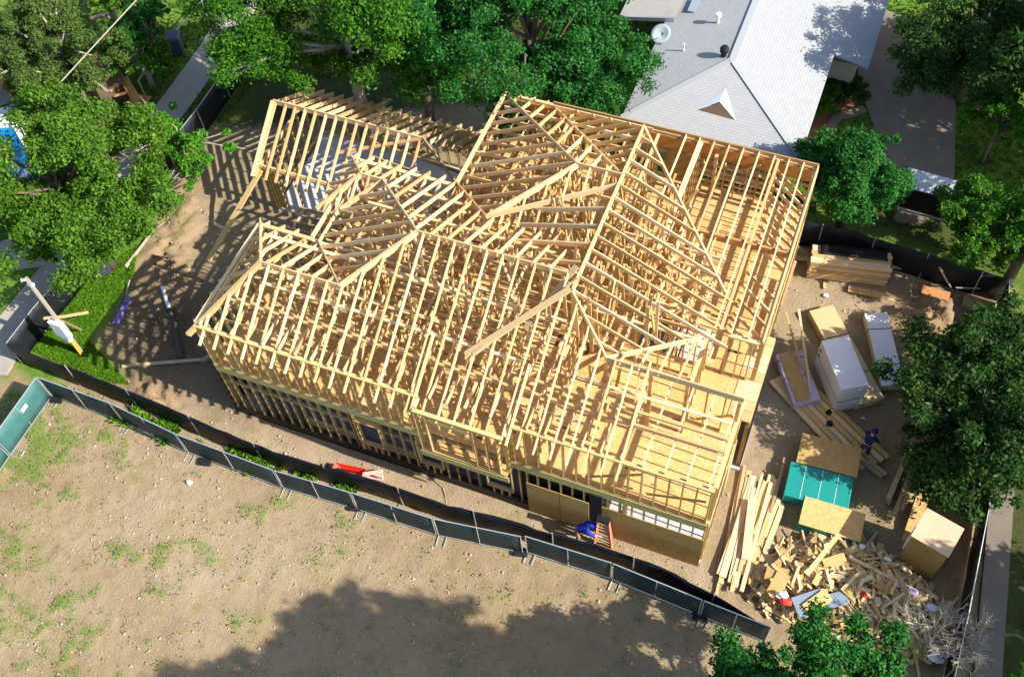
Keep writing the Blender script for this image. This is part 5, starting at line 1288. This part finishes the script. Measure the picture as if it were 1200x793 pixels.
# uncountable small chips
mb = MB(mc)
for i in range(1500):
    x, y = rand_in(); L = rnd.uniform(.06, .35); a = rnd.uniform(0, 3.14); z = mound_h(x, y) + rnd.uniform(-.02, .13)
    d = Vector((math.cos(a), math.sin(a), rnd.gauss(0, .3))) * L / 2; c = Vector((x, y, z)); mb.beam(c - d, c + d, rnd.uniform(.04, .1), .03, (rnd.gauss(0, .4), rnd.gauss(0, .4), 1))
tag(mb.build('wood_debris', PALE), kind='stuff')
board(at(945, 673, .95), at(983, 626, 1.0), .16, .05, PALE, 'long pale board sticking up across the back of the scrap pile', None)
board(at(995, 652, .8), at(1092, 702, .35), .12, .05, LUM, 'very long lath lying along the cabinet side of the scrap pile', None)
for a, b, d, z, m, n_, lab, cat in (((927, 700), (960, 690), (940, 724), .85, GREYBOARD, 'grey_board', 'square grey-blue board on the scrap pile', 'board'), ((965, 697), (990, 692), (972, 712), .8, GREYBOARD, 'grey_board', 'smaller grey-blue board on the scrap pile', 'board'),
        ((940, 708), (965, 690), (955, 718), .92, OSB, 'osb_offcut', 'orange OSB square lying over the grey board', 'offcut'), ((913, 700), (926, 676), (897, 694), .75, OSB, 'osb_offcut', 'big orange plank beside the red and white bag', 'offcut'),
        ((900, 660), (925, 668), (890, 675), .7, OSBT, 'osb_offcut', 'brown OSB piece at the fanned boards end of the scrap pile', 'offcut'), ((963, 655), (988, 648), (968, 664), .9, OSB, 'osb_offcut', 'golden plank offcut on the top of the scrap pile', 'offcut')):
    A, u, v = quad(a, b, d, z); mb = MB(A + u / 2 + v / 2); mb.frame(A + u / 2 + v / 2, u + Vector((0, 0, .08)), v + Vector((0, 0, -.05)), Vector((0, 0, .03))); tag(mb.build(n_, m), lab, cat)
def bag(px, py, z, sz, mat, label, seed, cat='bag', name='bag'):
    rng = random.Random(seed); c = at(px, py, z); bm_v = []; bm_f = []; n, m_ = 10, 6
    for j in range(m_ + 1):
        ph = math.pi * j / m_
        for i in range(n):
            th = 2 * math.pi * i / n; r = sz * (1 + rng.uniform(-.28, .28)); bm_v.append(c + Vector((math.cos(th) * math.sin(ph) * r, math.sin(th) * math.sin(ph) * r * .7, math.cos(ph) * r * .45)))
    for j in range(m_):
        for i in range(n): bm_f.append((j * n + i, (j + 1) * n + i, (j + 1) * n + (i + 1) % n, j * n + (i + 1) % n))
    mb = MB(c); mb.add(bm_v, bm_f); return tag(mb.build(name, mat), label, cat)
bag(917, 697, .95, .22, WHITE, 'white part of a torn bag beside the red bag on the scrap pile', 1)
bag(921, 703, .9, .22, RED, 'crumpled red bag beside the white bag on the scrap pile', 2)
bag(1013, 697, .8, .14, RED, 'small dark red wrapper in the middle of the scrap pile', 3, 'wrapper', 'wrapper')
for i, (px, py, s_) in enumerate(((1033, 680, .18), (1028, 690, .14), (1050, 684, .16), (1070, 693, .17), (1092, 712, .2), (1040, 655, .12), (1108, 765, .22), (957, 670, .12), (1010, 640, .12))):
    bag(px, py, .55, s_, WHITE if i % 3 else LILAC, 'scrap of pale plastic wrap caught on the scrap pile', 10 + i, 'plastic wrap', 'plastic_scrap')['group'] = 'plastic scraps on the wood pile'
bag(222, 565, .08, .13, WHITE, 'white cup-sized scrap lying alone on the dirt field', 30, 'litter', 'litter')
bag(968, 346, .05, .12, WHITE, 'white paper scrap on the soil by the lumber bundle', 31, 'litter', 'litter')
bag(1097, 770, .3, .25, WHITE, 'white bucket-like scrap at the foot of the dead tree', 32, 'litter', 'litter')

# ------------------------------------------------------------------ street side of the house
t = empty('wheelbarrow', at(407, 553), 'bright red barrow tipped behind the black screen fence', 'wheelbarrow')
p, q = at(390, 546, .35), at(423, 560, .35); d = (q - p).normalized(); s_ = Vector((-d.y, d.x, 0)); L = (q - p).length
mb = MB(t.location); rim = [p + s_ * .18, p - s_ * .18, q - s_ * .42, q + s_ * .42]; lo = [p.lerp(q, .25) + s_ * .12 - Vector((0, 0, .3)), p.lerp(q, .25) - s_ * .12 - Vector((0, 0, .3)), q.lerp(p, .2) - s_ * .26 - Vector((0, 0, .3)), q.lerp(p, .2) + s_ * .26 - Vector((0, 0, .3))]
mb.add(rim + lo, [(4, 7, 6, 5), (0, 4, 5, 1), (1, 5, 6, 2), (2, 6, 7, 3), (3, 7, 4, 0)])
o = mb.build('tray', RED, t); o.modifiers.new('thick', 'SOLIDIFY').thickness = .02; bevel(o, .04, 2)
for k in (-1, 1): mb = MB(t.location); mb.tube([p - d * .1 - Vector((0, 0, .12)), q + s_ * k * .25 - Vector((0, 0, .1)), q + d * .75 + s_ * k * .3 + Vector((0, 0, .05))], .022, 6); mb.build('handle', BLACK, t)
mb = MB(t.location); w_ = p - d * .15 - Vector((0, 0, .18)); mb.tube([w_ - s_ * .05, w_ + s_ * .05], .17, 14); mb.build('wheel', BLACK, t)
for i, (a, b, d_, z, l) in enumerate((((424, 553), (448, 549), (426, 557), .35, 'pale pink foam box beside the red barrow, upper one'), ((427, 556), (449, 556), (427, 561), .2, 'pale pink foam box beside the red barrow, lower one'))):
    A, u, v = quad(a, b, d_, z); mb = MB(A + u / 2 + v / 2); mb.frame(A + u / 2 + v / 2 - Vector((0, 0, .09)), u, v, Vector((0, 0, .18))); tag(bevel(mb.build('foam_box', PINK), .02), l, 'foam box', 'pink foam boxes')
board(at(285, 525, .06), at(293, 532, .06), .14, .05, LUM, 'short yellow offcut on the sandy strip near the end wall', None)
P = [at(*p, .03) for p in ((478, 549), (492, 556), (508, 562), (519, 571), (522, 582), (524, 600))]
mb = MB(P[0]); mb.tube(P, .018, 5); tag(mb.build('cord', OLD), 'thin cord trailing over the sandy strip below the box bay', 'cord')
# step ladder
t = empty('step_ladder', at(706, 637), 'orange fibreglass stepladder with black top leaning at the OSB wall', 'ladder')
f0, f1 = at(699.5, 637, 0), at(714, 641, 0); hT = 2.05; t0, t1 = at(702.5, 608, hT), at(712, 609.5, hT)
tm = (t0 + t1) / 2; wv = (f1 - f0).normalized(); t0, t1 = tm - wv * .17, tm + wv * .17; f0, f1 = Vector((f0.x, f0.y, 0)), Vector((f1.x, f1.y, 0)); fm = (f0 + f1) / 2; f0, f1 = fm - wv * .3, fm + wv * .3
for a, b in ((f0, t0), (f1, t1)): mb = MB(t.location); mb.beam(a, b, .05, .09); mb.build('rail', ORANGE, t)
for k in range(1, 8): mb = MB(t.location); a, b = f0.lerp(t0, k / 8.5), f1.lerp(t1, k / 8.5); mb.beam(a, b, .055, .03); mb.build('rung', OLD, t)
mb = MB(t.location); mb.beam(t0 - wv * .05, t1 + wv * .05, .22, .10); mb.build('top_cap', BLACK, t)
for a, b in ((f0, t0), (f1, t1)): mb = MB(t.location); mb.beam(a + Vector((0, .22, 0)), b + Vector((0, .06, -.02)), .04, .05); mb.build('rear_leg', ORANGE, t)
bag(607, 587, .12, .14, BLACK, 'small black tool bag on the soil at the panel edge', 41, 'tool bag', 'tool_bag')
# boards and pipes around the end of the house
board(at(243.5, 306, .05), at(306, 199, 2.55), .26, .05, STUD, 'long plank leaning from the soil up to the low wing post', None)
board(at(251, 262, .05), at(263, 268, .05), .14, .05, LUM, 'short pale offcut lying under the long leaning plank', None)
board(at(143, 429, .08), at(236, 421, .12), .14, .05, OLD, 'long grey plank lying in the shade at the house end', None)
board(at(237, 423, .2), at(246, 417, .3), .18, .12, OLD, 'short block at the end of the grey plank', None)
board(at(211, 318, .1), at(229, 317, .1), .18, .06, LUM, 'short orange-lit board on the churned soil', None)
log('log', [at(50, 373, .6), at(75, 371, .65), at(103, 366, .7)], [.07, .07, .07], 'peeled wooden pole resting across the temporary power pole', mat=LUM, cat='pole')
pole('pvc_pipe', at(190, 336, .2), at(198, 361, .15), .08, 'white plastic pipe end lying in the trench', WHITE, 'pipe')
pole('pvc_pipe', at(200, 362, .1), at(212, 420, .1), .14, 'dark buried drain pipe along the house end', mat_plain('muddy_pipe', (0.085, 0.07, 0.055), .95, .4, 5), 'pipe')
for i in range(4):
    a, b = at(151 - i * 4.2, 348 + i * 8.2, .1), at(148.2 - i * 4.2, 355 + i * 8.2, .1); mb = MB((a + b) / 2); mb.beam(a, b, .28, .12); tag(bevel(mb.build('purple_bag', PURPLE), .03, 2), 'purple bag in the row along the lawn edge', 'bag', 'row of purple bags')
pole('survey_stake', at(147, 347, .1), at(152, 328, .3), .03, 'thin grey stake beyond the row of purple bags', PALEBARK, 'stake')
for i, (p, q) in enumerate((((178, 300), (198, 306)), ((196, 296), (204, 322)), ((182, 308), (186, 338)), ((198, 318), (206, 332)), ((188, 302), (210, 300)))):
    log('root', [at(*p, .12), at((p[0] + q[0]) / 2 + 2, (p[1] + q[1]) / 2 - 2, .22), at(*q, .08)], [.05, .045, .02], 'dug-up brown root sticking out of the churned soil', TRUNK, 'root')['group'] = 'roots in the churned soil'
# temporary power pole
b0 = at(95, 412); t = empty('power_pole', (b0.x, b0.y, 0), 'grey temporary power pole with white meter cabinet beside the alley fence', 'power pole')
mb = MB(); mb.tube([(0, 0, -.2), (0, 0, 5.1)], [.09, .075], 8); mb.build('pole', OLD, t)
mb = MB(); mb.tube([(.1, -.1, 1.9), (.1, -.1, 5.0), (.1, -.1, 5.2), (.02, -.2, 5.28), (-.06, -.2, 5.1)], .045, 6); mb.build('conduit', STEEL, t)
mb = MB(); mb.frame((.05, -.16, 1.95), (.62, 0, 0), (0, .24, 0), (0, 0, 1.0)); bevel(mb.build('meter_cabinet', WHITE, t), .02)
mb = MB(); mb.frame((.05, -.16, 1.28), (.34, 0, 0), (0, .2, 0), (0, 0, .3)); bevel(mb.build('socket_box', WHITE, [o for o in t.children if 'cabinet' in o.name][0]), .02)
mb = MB(); mb.tube([(.08, -.12, 0), (.08, -.12, 1.2)], .05, 6); mb.build('yellow_conduit', YELLOW, t)
mb = MB(); mb.tube([(-.12, 0, 4.7), (.1, 0, 4.7)], .09, 8); mb.build('weatherhead', WHITE, t)
mb = MB(); mb.beam((0, .05, 2.3), (-.6, .9, 0), .08, .08); mb.build('brace', OLD, t)
# overhead cable
P = [at(-30, 210, 4.6), at(43, 127, 5.6), at(100, 65, 6.2), at(160, 0, 6.9), at(230, -75, 7.6)]
mb = MB(P[0]); mb.tube(P, .028, 6); tag(mb.build('overhead_cable', PALEBARK), 'pale overhead cable crossing above the yards and trees', 'cable')

# ------------------------------------------------------------------ people
def skin_body(name, verts, edges, radii, mat, parent, sub=2, root=0):
    me = bpy.data.meshes.new(name); me.from_pydata([tuple(v) for v in verts], edges, [])
    o = link(name, me, mat, parent)
    m = o.modifiers.new('skin', 'SKIN'); s = o.modifiers.new('sub', 'SUBSURF'); s.levels = sub; s.render_levels = sub
    for i, r in enumerate(radii):
        sv_ = me.skin_vertices[0].data[i]; sv_.radius = (r[0], r[1]) if isinstance(r, tuple) else (r, r); sv_.use_root = (i == root)
    m.use_smooth_shade = True
    return o
def person(loc, yaw, label, bend, arms, shirt, trousers, hat, hatcol, legs=(0, 0)):
    t = empty('person', loc, label, 'person', None, yaw)
    hip = Vector((0, 0, .90)); bd = Vector((math.sin(bend), 0, math.cos(bend)))
    chest = hip + bd * .34; neck = hip + bd * .53; head = neck + (bd * .7 + Vector((.2, 0, .35))).normalized() * .10; crown = head + (bd * .7 + Vector((.15, 0, .5))).normalized() * .13
    V = [hip, hip + bd * .17, chest, neck, head, crown]; E_ = [(0, 1), (1, 2), (2, 3), (3, 4), (4, 5)]; Rr = [(.12, .095), (.11, .085), (.12, .09), .06, .095, .085]
    limbs = {}
    for s in (-1, 1):
        kx = legs[0] if s < 0 else legs[1]
        hj = hip + Vector((0, s * .09, -.06)); kn = Vector((.05 + kx * .5, s * .11, .48)); an = Vector((-.03 + kx, s * .12, .08)); toe = an + Vector((.17, s * .02, -.045))
        i = len(V); V += [hj, kn, an, toe]; E_ += [(0, i), (i, i + 1), (i + 1, i + 2), (i + 2, i + 3)]; Rr += [(.095, .09), .062, .045, .04]
        sh = neck - bd * .06 + Vector((0, s * .18, 0)); el, wr = (Vector(a) for a in arms); el = sh + Vector((el.x, el.y * s, el.z)); wr = el + Vector((wr.x, wr.y * s, wr.z)); hd = wr + (wr - el).normalized() * .08
        i = len(V); V += [sh, el, wr, hd]; E_ += [(2, i), (i, i + 1), (i + 1, i + 2), (i + 2, i + 3)]; Rr += [.05, .042, .032, .036]
        limbs[s] = (hj, kn, an, sh, el, wr, hd)
        for f in range(5):                                   # fingers
            dr = (wr - el).normalized(); sd_ = dr.cross(Vector((0, 0, 1))).normalized(); k = (f - 2) * .018
            b_ = hd + sd_ * k; tipl = (.05, .075, .08, .07, .055)[f]; i = len(V)
            V += [b_ + dr * .03, b_ + dr * .03 + (dr + Vector((0, 0, -.4))).normalized() * tipl + (sd_ * -.03 if f == 0 else Vector())]; E_ += [(i - 1 if f == 99 else len(V) - 3 - 2 * f, i), (i, i + 1)]; Rr += [.009, .008]
    skin_body('body', V, E_, Rr, SKIN, t)
    # shirt
    V2_ = [hip + bd * .02, hip + bd * .17, chest, neck - bd * .05]; E2 = [(0, 1), (1, 2), (2, 3)]; R2 = [(.175, .145), (.165, .135), (.195, .145), .09]
    for s in (-1, 1):
        hj, kn, an, sh, el, wr, hd = limbs[s]; i = len(V2_); V2_ += [sh, el, el.lerp(wr, .6)]; E2 += [(2, i), (i, i + 1), (i + 1, i + 2)]; R2 += [.085, .066, .05]
    skin_body('shirt', V2_, E2, R2, shirt, t)
    V3 = [hip + Vector((0, 0, .06)), hip]; E3 = [(0, 1)]; R3 = [(.165, .135), (.175, .14)]
    for s in (-1, 1):
        hj, kn, an, *_ = limbs[s]; i = len(V3); V3 += [hj, kn, an + Vector((0, 0, .03))]; E3 += [(1, i), (i, i + 1), (i + 1, i + 2)]; R3 += [.112, .08, .066]
    skin_body('trousers', V3, E3, R3, trousers, t)
    up = (crown - head).normalized(); sx = up.cross(Vector((0, 1, 0))).normalized()
    mb = MB(); mb.tube([head + up * .05, head + up * .09, head + up * .15, head + up * .185, head + up * .20], [.125, .122, .105, .06, .01], 14); hat_o = mb.build(hat, hatcol, t, True)
    if hat == 'cap':
        mb = MB(); f = Vector((1, 0, 0)) - up * up.x; f.normalize(); mb.frame(head + up * .065 + f * .14, f * .12, Vector((0, .15, 0)), up * .015); mb.build('cap_brim', hatcol, hat_o)
    for s in (-1, 1):
        an = limbs[s][2]; mb = MB(); c_ = an + Vector((.06, 0, -.035)); mb.frame(c_, (.29, 0, 0), (0, .105, 0), (0, 0, .09)); bevel(mb.build('shoe', BLACK if trousers is DENIM else OLD, t), .03, 2)
    # face
    f = (Vector((1, 0, -.2)) if bend > .3 else Vector((1, 0, 0))).normalized()
    mb = MB(); mb.tube([head + f * .085, head + f * .115 - Vector((0, 0, .012)), head + f * .10 - Vector((0, 0, .03))], [.012, .016, .010], 6); mb.build('nose', SKIN, t, True)
    for s in (-1, 1):
        mb = MB(); mb.tube([head + f * .084 + Vector((0, s * .034, .02)), head + f * .096 + Vector((0, s * .034, .02))], .011, 6); mb.build('eye', BLACK, t)
    return t
person(at(677, 631), .25, 'worker in a bright blue shirt and blue cap bending over the front trench', .85, ((.14, .02, -.26), (.22, -.02, -.08)), BLUE, KHAKI, 'cap', BLUE)
person(at(1010, 533), 1.1, 'worker in a navy top and dark trousers standing on the long planks', .25, ((.10, .05, -.26), (.20, -.05, -.10)), NAVY, DENIM, 'cap', NAVY, legs=(.12, -.1))
